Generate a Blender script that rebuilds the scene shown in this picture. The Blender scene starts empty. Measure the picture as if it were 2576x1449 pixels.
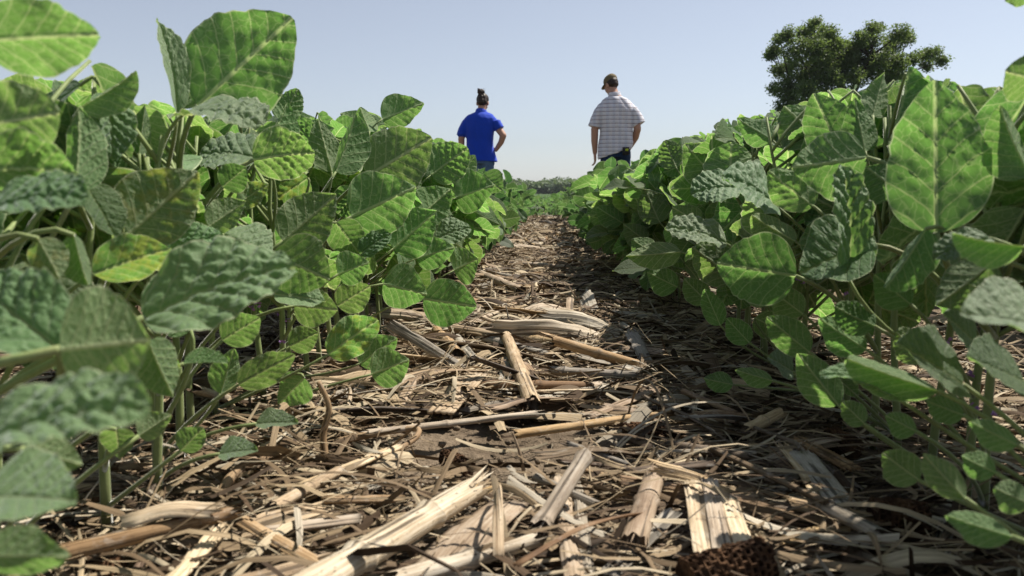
import bpy, math, random
import numpy as np
from mathutils import Vector, Matrix, noise
R = math.radians
rng = random.Random(11)
scene = bpy.context.scene
col = scene.collection

# ------------------------------------------------------------------ helpers
def tag(o, label=None, cat=None, group=None, kind=None):
    if label: o['label'] = label
    if cat: o['category'] = cat
    if group: o['group'] = group
    if kind: o['kind'] = kind
    return o

def mk(name, verts, faces, mats, parent=None, uvs=None, uv2=None, rnd=None, smooth=True, fmat=None):
    me = bpy.data.meshes.new(name)
    v = np.asarray(verts, dtype=np.float32).reshape(-1, 3)
    me.from_pydata(v.tolist(), [], faces if isinstance(faces, list) else [tuple(f) for f in faces])
    li = np.empty(len(me.loops), dtype=np.int32)
    me.loops.foreach_get('vertex_index', li)
    for nm, u in (('metric', uvs), ('edge', uv2)):
        if u is not None:
            l = me.uv_layers.new(name=nm)
            l.data.foreach_set('uv', np.asarray(u, dtype=np.float32)[li].ravel())
    if rnd is not None:
        a = me.attributes.new('rnd', 'FLOAT', 'POINT')
        a.data.foreach_set('value', np.asarray(rnd, dtype=np.float32))
    if not isinstance(mats, (list, tuple)): mats = [mats]
    for m in mats: me.materials.append(m)
    if fmat is not None:
        me.polygons.foreach_set('material_index', np.asarray(fmat, dtype=np.int32))
    if smooth:
        me.polygons.foreach_set('use_smooth', np.ones(len(me.polygons), dtype=bool))
    me.update()
    o = bpy.data.objects.new(name, me)
    col.objects.link(o)
    if parent is not None: o.parent = parent
    return o

def empty(name, loc):
    o = bpy.data.objects.new(name, None); o.empty_display_size = .05
    col.objects.link(o); o.location = loc
    return o

class MB:
    """collects pieces of one mesh"""
    def __init__(s): s.v = []; s.f = []; s.u = []; s.e = []; s.r = []; s.m = []; s.n = 0
    def add(s, v, f, u=None, e=None, r=0.5, m=0):
        v = np.asarray(v, dtype=np.float64).reshape(-1, 3); k = len(v)
        f = np.asarray(f) if not isinstance(f, list) else f
        if isinstance(f, list): s.f += [tuple(i + s.n for i in q) for q in f]
        else: s.f += [tuple(q) for q in (f + s.n).tolist()]
        s.m += [m] * len(f)
        s.v.append(v); s.u.append(np.zeros((k, 2)) if u is None else np.asarray(u))
        s.e.append(np.full((k, 2), .5) if e is None else np.asarray(e))
        s.r.append(np.full(k, r) if np.isscalar(r) else np.asarray(r)); s.n += k
    def build(s, name, mats, parent=None, smooth=True, offset=None):
        v = np.concatenate(s.v)
        if offset is not None: v = v - np.asarray(offset)
        return mk(name, v, s.f, mats, parent, np.concatenate(s.u), np.concatenate(s.e), np.concatenate(s.r), smooth, s.m)

def grid_faces(nu, nv, wrap=False):
    """quads of a grid with nv rows x nu columns of points"""
    f = []
    for j in range(nv - 1):
        for i in range(nu if wrap else nu - 1):
            a = j * nu + i; b = j * nu + (i + 1) % nu
            f.append((a, b, b + nu, a + nu))
    return np.array(f)

def tube(pts, rad, seg=6, cap=True):
    """tapered tube along points; returns verts, faces(list), uv in metres"""
    pts = [Vector(p) for p in pts]; n = len(pts)
    if np.isscalar(rad): rad = [rad] * n
    up = Vector((0.13, 0.31, 0.94)); V = []; U = []; L = 0
    t0 = (pts[1] - pts[0]).normalized()
    x = t0.cross(up)
    if x.length < 1e-3: x = t0.cross(Vector((1, 0, 0)))
    x.normalize()
    for i, p in enumerate(pts):
        t = (pts[min(i + 1, n - 1)] - pts[max(i - 1, 0)]).normalized()
        x = (x - t * x.dot(t)).normalized(); y = t.cross(x)
        if i: L += (p - pts[i - 1]).length
        for k in range(seg):
            a = 2 * math.pi * k / seg
            V.append(p + (x * math.cos(a) + y * math.sin(a)) * rad[i]); U.append((a * rad[0], L))
    F = [tuple(q) for q in grid_faces(seg, n, True).tolist()]
    if cap:
        F.append(tuple(range(seg))[::-1]); F.append(tuple(range((n - 1) * seg, n * seg)))
    return np.array([tuple(v) for v in V]), F, np.array(U)

def sm(a, b, x):
    t = np.clip((x - a) / (b - a), 0, 1); return t * t * (3 - 2 * t)

# ------------------------------------------------------------------ terrain and camera
def gz(x, y):
    y = np.asarray(y, dtype=np.float64); x = np.asarray(x, dtype=np.float64)
    z = -.1 * (1 - np.exp(-np.maximum(y, 0) / 4)) - .52 * sm(9.8, 24, y)
    z = z + .006 * np.sin(x * 5.1 + 1) * np.cos(y * 3.3) + .004 * np.sin(x * 13 + y * 9)
    return z
def gzf(x, y): return float(gz(x, y))

PXW, F = 2576.0, 1945.0
CAM = Vector((0, 0, .27))
CR = Matrix.Rotation(R(2.56), 3, 'Z') @ Matrix.Rotation(R(90 - 7.03), 3, 'X')
CRT = CR.transposed()
def ray(px, py): return CR @ Vector(((px - 1288) / F, -(py - 724.5) / F, -1))
def P(px, py, d): return CAM + ray(px, py) * d
def proj(p):
    q = CRT @ (Vector(p) - CAM); d = -q.z
    if d < .02: return (-9999, -9999, d)
    return (1288 + q.x / d * F, 724.5 - q.y / d * F, d)
def hit(px, py, dz=0.0):
    r = ray(px, py); d = .1
    while d < 60:
        p = CAM + r * d
        if p.z <= gzf(p.x, p.y) + dz: break
        d += .004
    return CAM + r * d
cd = bpy.data.cameras.new('camera'); cam = bpy.data.objects.new('camera', cd); col.objects.link(cam)
cam.matrix_world = Matrix.Translation(CAM) @ CR.to_4x4()
cd.lens = 36 * F / PXW; cd.sensor_width = 36; cd.clip_start = .01; cd.clip_end = 6000
cd.dof.use_dof = True; cd.dof.focus_distance = 1.7; cd.dof.aperture_fstop = 11.5
scene.camera = cam

# ------------------------------------------------------------------ light
SUN_EL, SUN_AZ = R(58), R(56)                 # azimuth measured clockwise from +Y
sun_dir = Vector((math.sin(SUN_AZ) * math.cos(SUN_EL), math.cos(SUN_AZ) * math.cos(SUN_EL), math.sin(SUN_EL)))
w = bpy.data.worlds.new('World'); scene.world = w; w.use_nodes = True
nt = w.node_tree; bg = nt.nodes['Background']
sky = nt.nodes.new('ShaderNodeTexSky'); sky.sky_type = 'NISHITA'; sky.sun_disc = False
sky.sun_elevation = SUN_EL; sky.sun_rotation = SUN_AZ; sky.altitude = 200
sky.air_density = 1.0; sky.dust_density = .7; sky.ozone_density = 2.0
hz = nt.nodes.new('ShaderNodeHueSaturation'); hz.inputs['Saturation'].default_value = .47      # hazy summer sky
nt.links.new(sky.outputs[0], hz.inputs['Color']); tn = nt.nodes.new('ShaderNodeMix'); tn.data_type = 'RGBA'; tn.blend_type = 'MULTIPLY'; tn.inputs[0].default_value = 1; tn.inputs[7].default_value = (.85, .87, .92, 1)
nt.links.new(hz.outputs[0], tn.inputs[6]); nt.links.new(tn.outputs[2], bg.inputs[0]); bg.inputs[1].default_value = .050
sl = bpy.data.lights.new('sun', 'SUN'); sl.energy = 3.15; sl.angle = R(.55); sl.color = (1, .93, .82)
so = bpy.data.objects.new('sun', sl); col.objects.link(so)
so.rotation_euler = sun_dir.to_track_quat('Z', 'Y').to_euler()
scene.view_settings.view_transform = 'Standard'; scene.view_settings.look = 'None'
scene.view_settings.exposure = 1.4; scene.view_settings.gamma = 1
scene.cycles.max_bounces = 8; scene.cycles.transmission_bounces = 6; scene.cycles.diffuse_bounces = 6

# ------------------------------------------------------------------ materials
class NT:
    def __init__(s, name):
        s.m = bpy.data.materials.new(name); s.m.use_nodes = True; s.t = s.m.node_tree
        s.t.nodes.clear(); s.out = s.t.nodes.new('ShaderNodeOutputMaterial')
    def n(s, typ, **kw):
        x = s.t.nodes.new('ShaderNode' + typ)
        for k, v in kw.items(): setattr(x, k, v)
        return x
    def put(s, sock, v):
        if hasattr(v, 'links') or isinstance(v, bpy.types.NodeSocket): s.t.links.new(v, sock)
        elif v is not None:
            if hasattr(sock.default_value, '__len__') and isinstance(v, (tuple, list)) and len(v) == 3 and len(sock.default_value) == 4: v = (*v, 1)
            sock.default_value = v
    def math(s, op, a, b=None, c=None, clamp=False):
        x = s.n('Math', operation=op, use_clamp=clamp)
        s.put(x.inputs[0], a)
        if b is not None: s.put(x.inputs[1], b)
        if c is not None: s.put(x.inputs[2], c)
        return x.outputs[0]
    def mix(s, f, a, b, mode='MIX'):
        x = s.n('Mix', data_type='RGBA', blend_type=mode)
        s.put(x.inputs[0], f); s.put(x.inputs[6], a); s.put(x.inputs[7], b)
        return x.outputs[2]
    def ramp(s, f, stops):
        x = s.n('ValToRGB'); e = x.color_ramp.elements
        while len(e) < len(stops): e.new(.5)
        for q, (p, c) in zip(e, stops): q.position = p; q.color = (*c, 1)
        s.put(x.inputs[0], f); return x.outputs[0]
    def noise(s, vec, scale, detail=3, rough=.55, out=0):
        x = s.n('TexNoise'); s.put(x.inputs['Vector'], vec); x.inputs['Scale'].default_value = scale
        x.inputs['Detail'].default_value = detail; x.inputs['Roughness'].default_value = rough
        return x.outputs[out]
    def rng(s, v, a, b, c=0., d=1.):
        x = s.n('MapRange', interpolation_type='SMOOTHSTEP')
        s.put(x.inputs[0], v)
        for i, q in enumerate((a, b, c, d)): s.put(x.inputs[1 + i], q)
        return x.outputs[0]
    def hsv(s, c, h=.5, sa=1., v=1.):
        x = s.n('HueSaturation'); s.put(x.inputs[0], h); s.put(x.inputs[1], sa); s.put(x.inputs[2], v); s.put(x.inputs[4], c)
        return x.outputs[0]
    def uv(s, name): return s.n('UVMap', uv_map=name).outputs[0]
    def attr(s, name): return s.n('Attribute', attribute_name=name).outputs['Fac']
    def sep(s, v):
        x = s.n('SeparateXYZ'); s.put(x.inputs[0], v); return x.outputs
    def vec(s, x, y, z=0.):
        c = s.n('CombineXYZ'); s.put(c.inputs[0], x); s.put(c.inputs[1], y); s.put(c.inputs[2], z); return c.outputs[0]
    def vscale(s, v, sc):
        c = s.n('VectorMath', operation='MULTIPLY'); s.put(c.inputs[0], v); s.put(c.inputs[1], sc); return c.outputs[0]
    def bump(s, h, strength, dist):
        b = s.n('Bump'); s.put(b.inputs['Height'], h); b.inputs['Strength'].default_value = strength; b.inputs['Distance'].default_value = dist
        return b.outputs[0]
    def bsdf(s, color, rough=.6, spec=.3, normal=None, **kw):
        p = s.n('BsdfPrincipled'); s.put(p.inputs['Base Color'], color); s.put(p.inputs['Roughness'], rough)
        s.put(p.inputs['Specular IOR Level'], spec)
        if normal is not None: s.put(p.inputs['Normal'], normal)
        for k, v in kw.items(): s.put(p.inputs[k.replace('_', ' ')], v)
        return p.outputs[0]
    def done(s, sh): s.t.links.new(sh, s.out.inputs[0]); return s.m
    def objrand(s): return s.n('ObjectInfo').outputs['Random']
    def objco(s): return s.n('TexCoord').outputs['Object']

def leaf_material(name, yellow=0., simple=False, silver=False):
    t = NT(name)
    uv = t.sep(t.uv('metric')); x, y = uv[0], uv[1]
    ed = t.sep(t.uv('edge')); u = t.math('ABSOLUTE', t.math('SUBTRACT', t.math('MULTIPLY', ed[0], 2.), 1.))
    ax = t.math('ABSOLUTE', x)
    rnd = t.math('FRACT', t.math('ADD', t.attr('rnd'), t.math('MULTIPLY', t.objrand(), 7.31)))
    rnd2 = t.math('FRACT', t.math('MULTIPLY', rnd, 13.7))
    pv = t.vec(x, y, t.math('MULTIPLY', rnd, 9.))
    wob = t.math('MULTIPLY', t.math('SUBTRACT', t.noise(pv, 5., 2), .5), .05)
    s = t.math('ADD', t.math('ADD', t.math('SUBTRACT', y, t.math('MULTIPLY', ax, 1.0)), t.math('MULTIPLY', t.math('MULTIPLY', ax, ax), .75)), wob)
    fr = t.math('FRACT', t.math('ADD', t.math('MULTIPLY', s, 6.2), .42))
    dd = t.math('ABSOLUTE', t.math('SUBTRACT', fr, .5))
    sec = t.rng(dd, .43, .485)
    mid = t.rng(ax, .024, .008)
    rim = t.rng(u, .955, .99)
    if not simple:
        vo = t.n('TexVoronoi', feature='DISTANCE_TO_EDGE'); wv = t.n('VectorMath', operation='MULTIPLY_ADD'); t.put(wv.inputs[0], t.noise(pv, 14., 2, .5, 1)); t.put(wv.inputs[1], (.07, .07, 0)); t.put(wv.inputs[2], t.vec(x, y)); t.put(vo.inputs['Vector'], wv.outputs[0]); vo.inputs['Scale'].default_value = 13.
        tert = t.rng(vo.outputs[0], .07, .0)
        puff = t.rng(vo.outputs[0], .0, .35)
        fine = t.noise(t.vec(t.math('MULTIPLY', x, 1.6), t.math('ADD', t.math('MULTIPLY', y, .7), t.math('MULTIPLY', ax, .5)), rnd), 60., 3, .6)
    else:
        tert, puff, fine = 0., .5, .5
    vein = t.math('MAXIMUM', t.math('MAXIMUM', mid, t.math('MULTIPLY', sec, .7)), t.math('MULTIPLY', tert, .38) if not simple else 0.)
    blot = t.noise(pv, 3.2, 4, .6)
    top = t.mix(blot, (.062, .118, .042), (.105, .175, .066))
    top = t.mix(t.math('MULTIPLY', vein, .55), top, (.13, .20, .07))
    und = t.mix(blot, (.130, .220, .085), (.185, .285, .115))
    und = t.mix(t.math('MULTIPLY', vein, .85), und, (.46, .54, .28))
    und = t.mix(t.math('MULTIPLY', t.rng(y, .45, .0), .35), und, (.13, .21, .09))
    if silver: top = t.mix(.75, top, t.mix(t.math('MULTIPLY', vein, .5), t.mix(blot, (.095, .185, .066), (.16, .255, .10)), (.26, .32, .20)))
    back = t.n('NewGeometry').outputs['Backfacing']
    base = t.mix(back, top, und)
    tr = t.mix(blot, (.125, .295, .030), (.21, .415, .06))
    tr = t.mix(t.math('MULTIPLY', vein, .8), tr, (.60, .70, .26))
    if not simple: tr = t.mix(t.math('MULTIPLY', t.math('MULTIPLY', t.rng(fine, .40, .66), .42), t.rng(y, .1, .6)), tr, (.07, .16, .008))  # wrinkle shadows painted into the transmitted colour as dark patches, stronger towards the tip
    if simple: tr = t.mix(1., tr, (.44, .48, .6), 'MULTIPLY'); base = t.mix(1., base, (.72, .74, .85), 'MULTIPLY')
    if yellow > 0:
        pt = t.math('MULTIPLY', t.rng(t.noise(pv, 4.5, 4, .65), .46, .60), yellow)
        base = t.mix(pt, base, (.26, .22, .03)); tr = t.mix(pt, tr, (.5, .42, .03))
        br = t.math('MULTIPLY', t.rng(t.noise(pv, 11., 4, .7), .60, .68), yellow)
        base = t.mix(br, base, (.12, .055, .02)); tr = t.mix(br, tr, (.10, .04, .01))
    rimm = t.math('MULTIPLY', rim, .75)
    base = t.mix(rimm, base, (.42, .48, .28)); tr = t.mix(rimm, tr, (.5, .55, .3))
    hue = t.math('ADD', .485, t.math('MULTIPLY', rnd2, .03)); val = t.math('ADD', .80, t.math('MULTIPLY', rnd, .42))
    base = t.hsv(base, hue, t.math('ADD', .82, t.math('MULTIPLY', rnd2, .25)), val); tr = t.hsv(tr, hue, .94, val)
    nrm = None
    if not simple:
        h = t.math('ADD', t.math('SUBTRACT', t.math('MULTIPLY', puff, .6), t.math('MULTIPLY', t.math('MAXIMUM', mid, sec), .8)), t.math('MULTIPLY', fine, .35))
        h = t.math('MULTIPLY', h, t.rng(y, .0, .55, .35, 1.))
        nrm = t.bump(h, .55 if silver else .65, .0024)
    p = t.bsdf(base, t.math('ADD', .56, t.math('MULTIPLY', back, .12)), .28, nrm, Sheen_Weight=.45 if silver else .25, Sheen_Roughness=.45, Sheen_Tint=(.85, .95, .95, 1))
    tl = t.n('BsdfTranslucent'); t.put(tl.inputs[0], tr)
    
    mx = t.n('MixShader'); mx.inputs[0].default_value = .38 if silver else .55
    t.t.links.new(p, mx.inputs[1]); t.t.links.new(tl.outputs[0], mx.inputs[2])
    return t.done(mx.outputs[0])
M = {}
M['leaf_silver'] = leaf_material('downy soybean leaf', 0., False, True)
M['leaf'] = leaf_material('soybean leaf')
M['leaf_yellow'] = leaf_material('yellowing soybean leaf', .32)
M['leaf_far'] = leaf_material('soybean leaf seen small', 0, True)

def stem_material():
    t = NT('soybean stem'); v = t.objco()
    c = t.mix(t.noise(t.vscale(v, (260., 260., 14.)), 1., 4, .65), (.11, .165, .05), (.27, .32, .13))
    c = t.mix(t.rng(t.sep(v)[2], .11, .0, .0, .55), c, (.12, .11, .055))
    c = t.mix(t.math('MULTIPLY', t.rng(t.noise(v, 9., 2), .55, .7), .4), c, (.15, .10, .05))
    return t.done(t.bsdf(c, .6, .25, t.bump(t.noise(v, 300., 2), .25, .001), Sheen_Weight=.5, Sheen_Roughness=.3, Subsurface_Weight=.0))
M['stem'] = stem_material()

def straw_material(name, dark, mid, pale, spot=.5, warm=0.):
    """dry corn stalk: streaks run along the v of the metric uv"""
    t = NT(name); uv = t.sep(t.uv('metric')); nod = t.rng(t.sep(t.uv('edge'))[0], .6, 1.)
    r = t.math('FRACT', t.math('ADD', t.attr('rnd'), t.math('MULTIPLY', t.objrand(), 5.17)))
    q = t.vec(t.math('MULTIPLY', uv[0], 420.), t.math('MULTIPLY', uv[1], 14.), t.math('MULTIPLY', r, 40.))
    st = t.noise(q, 1., 4, .65)
    q2 = t.vec(t.math('MULTIPLY', uv[0], 60.), t.math('MULTIPLY', uv[1], 22.), t.math('MULTIPLY', r, 70.))
    bl = t.noise(q2, 1., 4, .6)
    c = t.ramp(t.math('ADD', t.math('MULTIPLY', st, .6), t.math('MULTIPLY', bl, .4)), [(.30, dark), (.47, mid), (.66, pale)])
    q3 = t.vec(t.math('MULTIPLY', uv[0], 250.), t.math('MULTIPLY', uv[1], 120.), r)
    sp = t.rng(t.noise(q3, 1., 3, .7), .60, .70)
    c = t.mix(t.math('MULTIPLY', sp, spot), c, tuple(k * .35 for k in dark))
    cr = t.rng(t.noise(t.vec(t.math('MULTIPLY', uv[0], 160.), t.math('MULTIPLY', uv[1], 5.), r), 1., 2), .62, .655)
    c = t.mix(t.math('MULTIPLY', cr, .75), c, tuple(k * .3 for k in dark))
    c = t.hsv(c, t.math('ADD', .49, t.math('MULTIPLY', r, .015)), t.math('ADD', .75, t.math('MULTIPLY', t.math('FRACT', t.math('MULTIPLY', r, 9.)), .45)), t.math('ADD', .7, t.math('MULTIPLY', r, .55)))
    c = t.mix(t.math('MULTIPLY', nod, t.math('ADD', .35, t.math('MULTIPLY', sp, .5))), c, tuple(k * .45 for k in dark))
    wh = t.rng(t.noise(t.vec(t.math('MULTIPLY', uv[0], 90.), t.math('MULTIPLY', uv[1], 45.), t.math('ADD', r, 4.)), 1., 5, .7), .52, .68)
    c = t.mix(t.math('MULTIPLY', wh, .4), c, t.mix(.5, c, (.62, .58, .52)))
    h = t.math('SUBTRACT', st, t.math('MULTIPLY', cr, .9))
    return t.done(t.bsdf(c, .72, .22, t.bump(h, .5, .0016)))
M['pale'] = straw_material('pale dry stalk', (.17, .12, .075), (.41, .32, .215), (.60, .51, .38), .6)
M['weathered'] = straw_material('weathered thick stalk', (.14, .105, .075), (.33, .27, .20), (.52, .47, .39), .9)
M['straw'] = straw_material('straw coloured stalk', (.11, .07, .04), (.32, .225, .13), (.50, .39, .255), .6)
M['brown'] = straw_material('brown stalk', (.07, .04, .022), (.20, .125, .065), (.36, .25, .14), .6)
M['grey'] = straw_material('grey weathered stalk', (.10, .085, .065), (.26, .225, .175), (.44, .40, .33), .55)
M['dark'] = straw_material('dark rotting stalk', (.025, .018, .012), (.085, .06, .04), (.18, .14, .10), .5)

def litter_material():
    t = NT('shredded crop residue'); uv = t.sep(t.uv('metric')); r = t.attr('rnd')
    c = t.ramp(r, [(0., (.028, .019, .013)), (.22, (.085, .056, .034)), (.45, (.18, .13, .08)), (.62, (.30, .23, .145)), (.8, (.42, .35, .245)), (.9, (.25, .22, .175)), (1., (.52, .46, .36))])
    q = t.vec(t.math('MULTIPLY', uv[0], 500.), t.math('MULTIPLY', uv[1], 16.), t.math('MULTIPLY', r, 90.))
    st = t.noise(q, 1., 4, .65)
    c = t.hsv(c, .5, 1.02, t.rng(st, .25, .75, .55, 1.25))
    return t.done(t.bsdf(c, .75, .18, t.bump(st, .6, .0015)))
M['litter'] = litter_material()

def soil_material():
    t = NT('soil'); v = t.objco()
    a = t.noise(v, 6., 6, .6); b = t.noise(v, 70., 5, .65); c2 = t.noise(v, 260., 3, .6)
    c = t.ramp(t.math('ADD', t.math('MULTIPLY', a, .5), t.math('MULTIPLY', b, .5)), [(.3, (.07, .052, .036)), (.5, (.165, .127, .09)), (.7, (.27, .215, .16))])
    crop = t.rng(t.math('ADD', t.sep(v)[1], t.math('MULTIPLY', a, 8.)), 42., 52.)
    c = t.mix(crop, c, t.mix(t.noise(v, .4, 4), (.035, .07, .022), (.06, .10, .034)))     # the crop covers the soil further out
    h = t.math('ADD', t.math('MULTIPLY', b, 1.), t.math('MULTIPLY', c2, .35))
    return t.done(t.bsdf(c, .95, .08, t.bump(h, .9, .012)))


M['soil'] = soil_material()
def cob_material():
    t = NT('corn cob'); v = t.objco()
    vo = t.n('TexVoronoi'); t.put(vo.inputs['Vector'], v); vo.inputs['Scale'].default_value = 260.
    c = t.mix(t.rng(t.noise(v, 60., 3), .35, .65), (.022, .012, .008), (.10, .055, .03))
    return t.done(t.bsdf(c, .85, .1, t.bump(vo.outputs[0], .6, .002)))
M['cob'] = cob_material()

def plain(name, c, rough=.7, spec=.25, var=.25, scale=30., bumpd=0., **kw):
    t = NT(name); v = t.objco(); nz = t.noise(v, scale, 4, .6)
    cc = t.hsv((*c, 1), .5, 1., t.math('ADD', 1 - var / 2 - .0, t.math('MULTIPLY', t.math('SUBTRACT', nz, .25), var)))
    return t.done(t.bsdf(cc, rough, spec, t.bump(nz, .5, bumpd) if bumpd else None, **kw))
M['flower'] = plain('soybean flower', (.42, .22, .55), .6)
M['polo'] = plain('blue knit', (.012, .055, .46), .85, .15, .3, 60, .003, Sheen_Weight=.2)
M['skin'] = plain('skin', (.42, .235, .165), .5, .35, .2, 20)
M['hair'] = plain('brown hair', (.030, .017, .011), .5, .35, .7, 90, .004)
M['denim_dark'] = plain('dark denim', (.018, .035, .075), .85, .15, .5, 60, .002)
M['denim'] = plain('faded denim', (.10, .165, .28), .85, .15, .6, 25, .002)
M['cap'] = plain('olive cap cloth', (.17, .14, .085), .85, .15, .5, 50, .002)
M['black'] = plain('black plastic', (.012, .012, .013), .5, .3, .2)
M['lime'] = plain('lime plastic', (.40, .48, .03), .5, .3, .2)
M['shoe'] = plain('brown leather', (.07, .04, .025), .6, .3, .3)
M['bark'] = plain('bark', (.045, .036, .028), .9, .1, .8, 6, .05)
def plaid():
    t = NT('plaid shirt cloth'); v = t.sep(t.objco()); z, x = v[2], v[0]
    base = t.mix(t.rng(t.math('ABSOLUTE', t.math('SUBTRACT', t.math('FRACT', t.math('MULTIPLY', x, 12.)), .5)), .20, .26), (.55, .56, .63), (.64, .63, .67))
    fz = t.math('FRACT', t.math('MULTIPLY', z, 21.))
    l1 = t.rng(t.math('ABSOLUTE', t.math('SUBTRACT', fz, .30)), .085, .05); l2 = t.rng(t.math('ABSOLUTE', t.math('SUBTRACT', fz, .62)), .05, .02)
    base = t.mix(t.math('MULTIPLY', l1, .95), base, (.13, .075, .085)); base = t.mix(t.math('MULTIPLY', l2, .5), base, (.2, .17, .22))
    lx = t.rng(t.math('ABSOLUTE', t.math('SUBTRACT', t.math('FRACT', t.math('MULTIPLY', x, 15.)), .5)), .035, .01)
    base = t.mix(t.math('MULTIPLY', lx, .12), base, (.2, .2, .28))
    return t.done(t.bsdf(base, .85, .15, Sheen_Weight=.1))
M['plaid'] = plaid()
def crown_material(name, a, b, trc):
    t = NT(name); r = t.attr('rnd'); c = t.mix(r, (*a, 1), (*b, 1))
    p = t.bsdf(c, .55, .3); tl = t.n('BsdfTranslucent'); t.put(tl.inputs[0], t.mix(r, (*trc, 1), tuple(k * 1.5 for k in trc)))
    mx = t.n('MixShader'); mx.inputs[0].default_value = .35
    t.t.links.new(p, mx.inputs[1]); t.t.links.new(tl.outputs[0], mx.inputs[2]); return t.done(mx.outputs[0])
M['oak'] = crown_material('oak leaves', (.045, .078, .032), (.10, .145, .055), (.16, .23, .05))
M['wood'] = crown_material('far trees', (.045, .085, .038), (.10, .145, .065), (.11, .16, .05))
# ------------------------------------------------------------------ soybean leaflets
def leaflet(nu, nv, seed, fold=.1, curl=.4, wave=.02, quilt=.024, rag=.038, pw=(.5, .70), crump=0.):
    r = random.Random(seed)
    v = np.linspace(0, 1, nv + 1); v = v * .985 + .004
    u = np.linspace(-1, 1, nu + 1)
    w = v ** pw[0] * (1 - v) ** pw[1]; w = w / w.max() * .5
    Vv, Uu = np.meshgrid(v, u, indexing='ij')
    ph = [r.uniform(0, 6.28) for _ in range(8)]
    edge = 1 + rag * (np.sin(Vv * 21 + ph[0] + Uu * .9) + .9 * np.abs(np.sin(Vv * 27 + ph[1] - Uu * .7)) + .6 * np.sin(Vv * 61 + ph[5])) * sm(.3, .75, Vv)
    W = w[:, None] * edge * (1 + .05 * np.sin(Vv * 5 + ph[2]) * np.sign(Uu))
    X = Uu * W; xn = X * .80; ax = np.abs(xn)
    Y = Vv.copy()
    Z = np.zeros_like(X)
    s = Vv - 1.0 * ax + .75 * ax * ax
    fr = np.abs(np.mod(s * 6.2 + .42, 1) - .5) * 2          # 0 between veins .. 1 on a vein
    distal = .3 + .7 * sm(.1, .6, Vv)
    nz = np.zeros_like(X)
    for j in range(X.shape[0]):
        for i in range(X.shape[1]):
            p = Vector((xn[j, i] * 17 + seed * 3.1, Vv[j, i] * 17, seed * 1.7))
            nz[j, i] = noise.noise(p) + .6 * noise.noise(p * 2.1)
    Z += quilt * distal * ((1 - fr ** 3) * .9 + nz * .75) * (1 - .3 * np.abs(Uu))
    Z -= quilt * .8 * np.exp(-(ax / .02) ** 2)
    Z += wave * np.abs(Uu) ** 2 * (np.sin(Vv * 9 + ph[3] + 1.5 * np.sign(Uu)) + .6 * np.sin(Vv * 17 + ph[4] + Uu)) * sm(0, .3, Vv)
    if crump:
        for j in range(X.shape[0]):
            for i in range(X.shape[1]):
                p = Vector((xn[j, i] * 4 + seed, Vv[j, i] * 4, seed * .7))
                Z[j, i] += crump * noise.noise(p)
    # fold along the midrib
    x2 = X * math.cos(fold) ; Z = Z + np.abs(X) * math.sin(fold)
    # bend along the length
    c = curl if abs(curl) > 1e-3 else 1e-3
    Yb = np.sin(c * Y) / c; Zb = -(1 - np.cos(c * Y)) / c
    ny, nz_ = np.sin(c * Y), np.cos(c * Y)
    V = np.stack([x2, Yb + Z * ny, Zb + Z * nz_], -1).reshape(-1, 3)
    return dict(V=V, F=grid_faces(nu + 1, nv + 1), U=np.stack([xn, Vv], -1).reshape(-1, 2), E=np.stack([Uu * .5 + .5, Vv], -1).reshape(-1, 2))

# shapes: 0 flat, 1 gently cupped, 2 curled down, 3 folded, 4 crinkled, 5 wavy, 6 strongly folded, 7 narrow
SHAPES = [dict(fold=.10, curl=.25, wave=.025, pw=(.52, .84)), dict(fold=.30, curl=.15, wave=.03, pw=(.55, .95)), dict(fold=.16, curl=1.0, wave=.025),
          dict(fold=.65, curl=.3, wave=.02), dict(fold=.16, curl=.55, wave=.035, quilt=.052, rag=.045), dict(fold=.10, curl=.5, wave=.06, crump=.05),
          dict(fold=1.05, curl=.35, wave=.015), dict(fold=.2, curl=.5, wave=.02, pw=(.75, .95))]
HI = []
for i, k in enumerate(SHAPES): HI.append([leaflet(*((36, 46) if i == 4 else (26, 34)), 10 * i + j, **k) for j in range(2)])
MID = [leaflet(8, 10, 200 + i, **{**k, 'quilt': .02}) for i, k in enumerate(SHAPES)]
LOW = [leaflet(4, 5, 300 + i, **{**k, 'quilt': .0}) for i, k in enumerate(SHAPES)]
HIMESH = {}
def hi_mesh(shape, var, mat='leaf'):
    k = (shape, var, mat)
    if k not in HIMESH:
        g = HI[shape][var]
        o = mk('leaflet', g['V'], g['F'], M[mat], None, g['U'], g['E'], np.full(len(g['V']), .5))
        HIMESH[k] = o.data; bpy.data.objects.remove(o)
    return HIMESH[k]
def frame(a, n):
    """matrix columns: across, along the leaf, top normal"""
    a = Vector(a).normalized(); n = Vector(n); n = (n - a * n.dot(a))
    if n.length < 1e-4: n = a.orthogonal()
    n.normalize(); s = a.cross(n)
    return Matrix((s, a, n)).transposed()
def leaf_mat4(b, a, n, L, W):
    m = frame(a, n).to_4x4() @ Matrix.Diagonal((W, L, L, 1)); m.translation = b
    return m
def xf(m, V): return V @ np.array(m.to_3x3()).T + np.array(m.translation)

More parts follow.
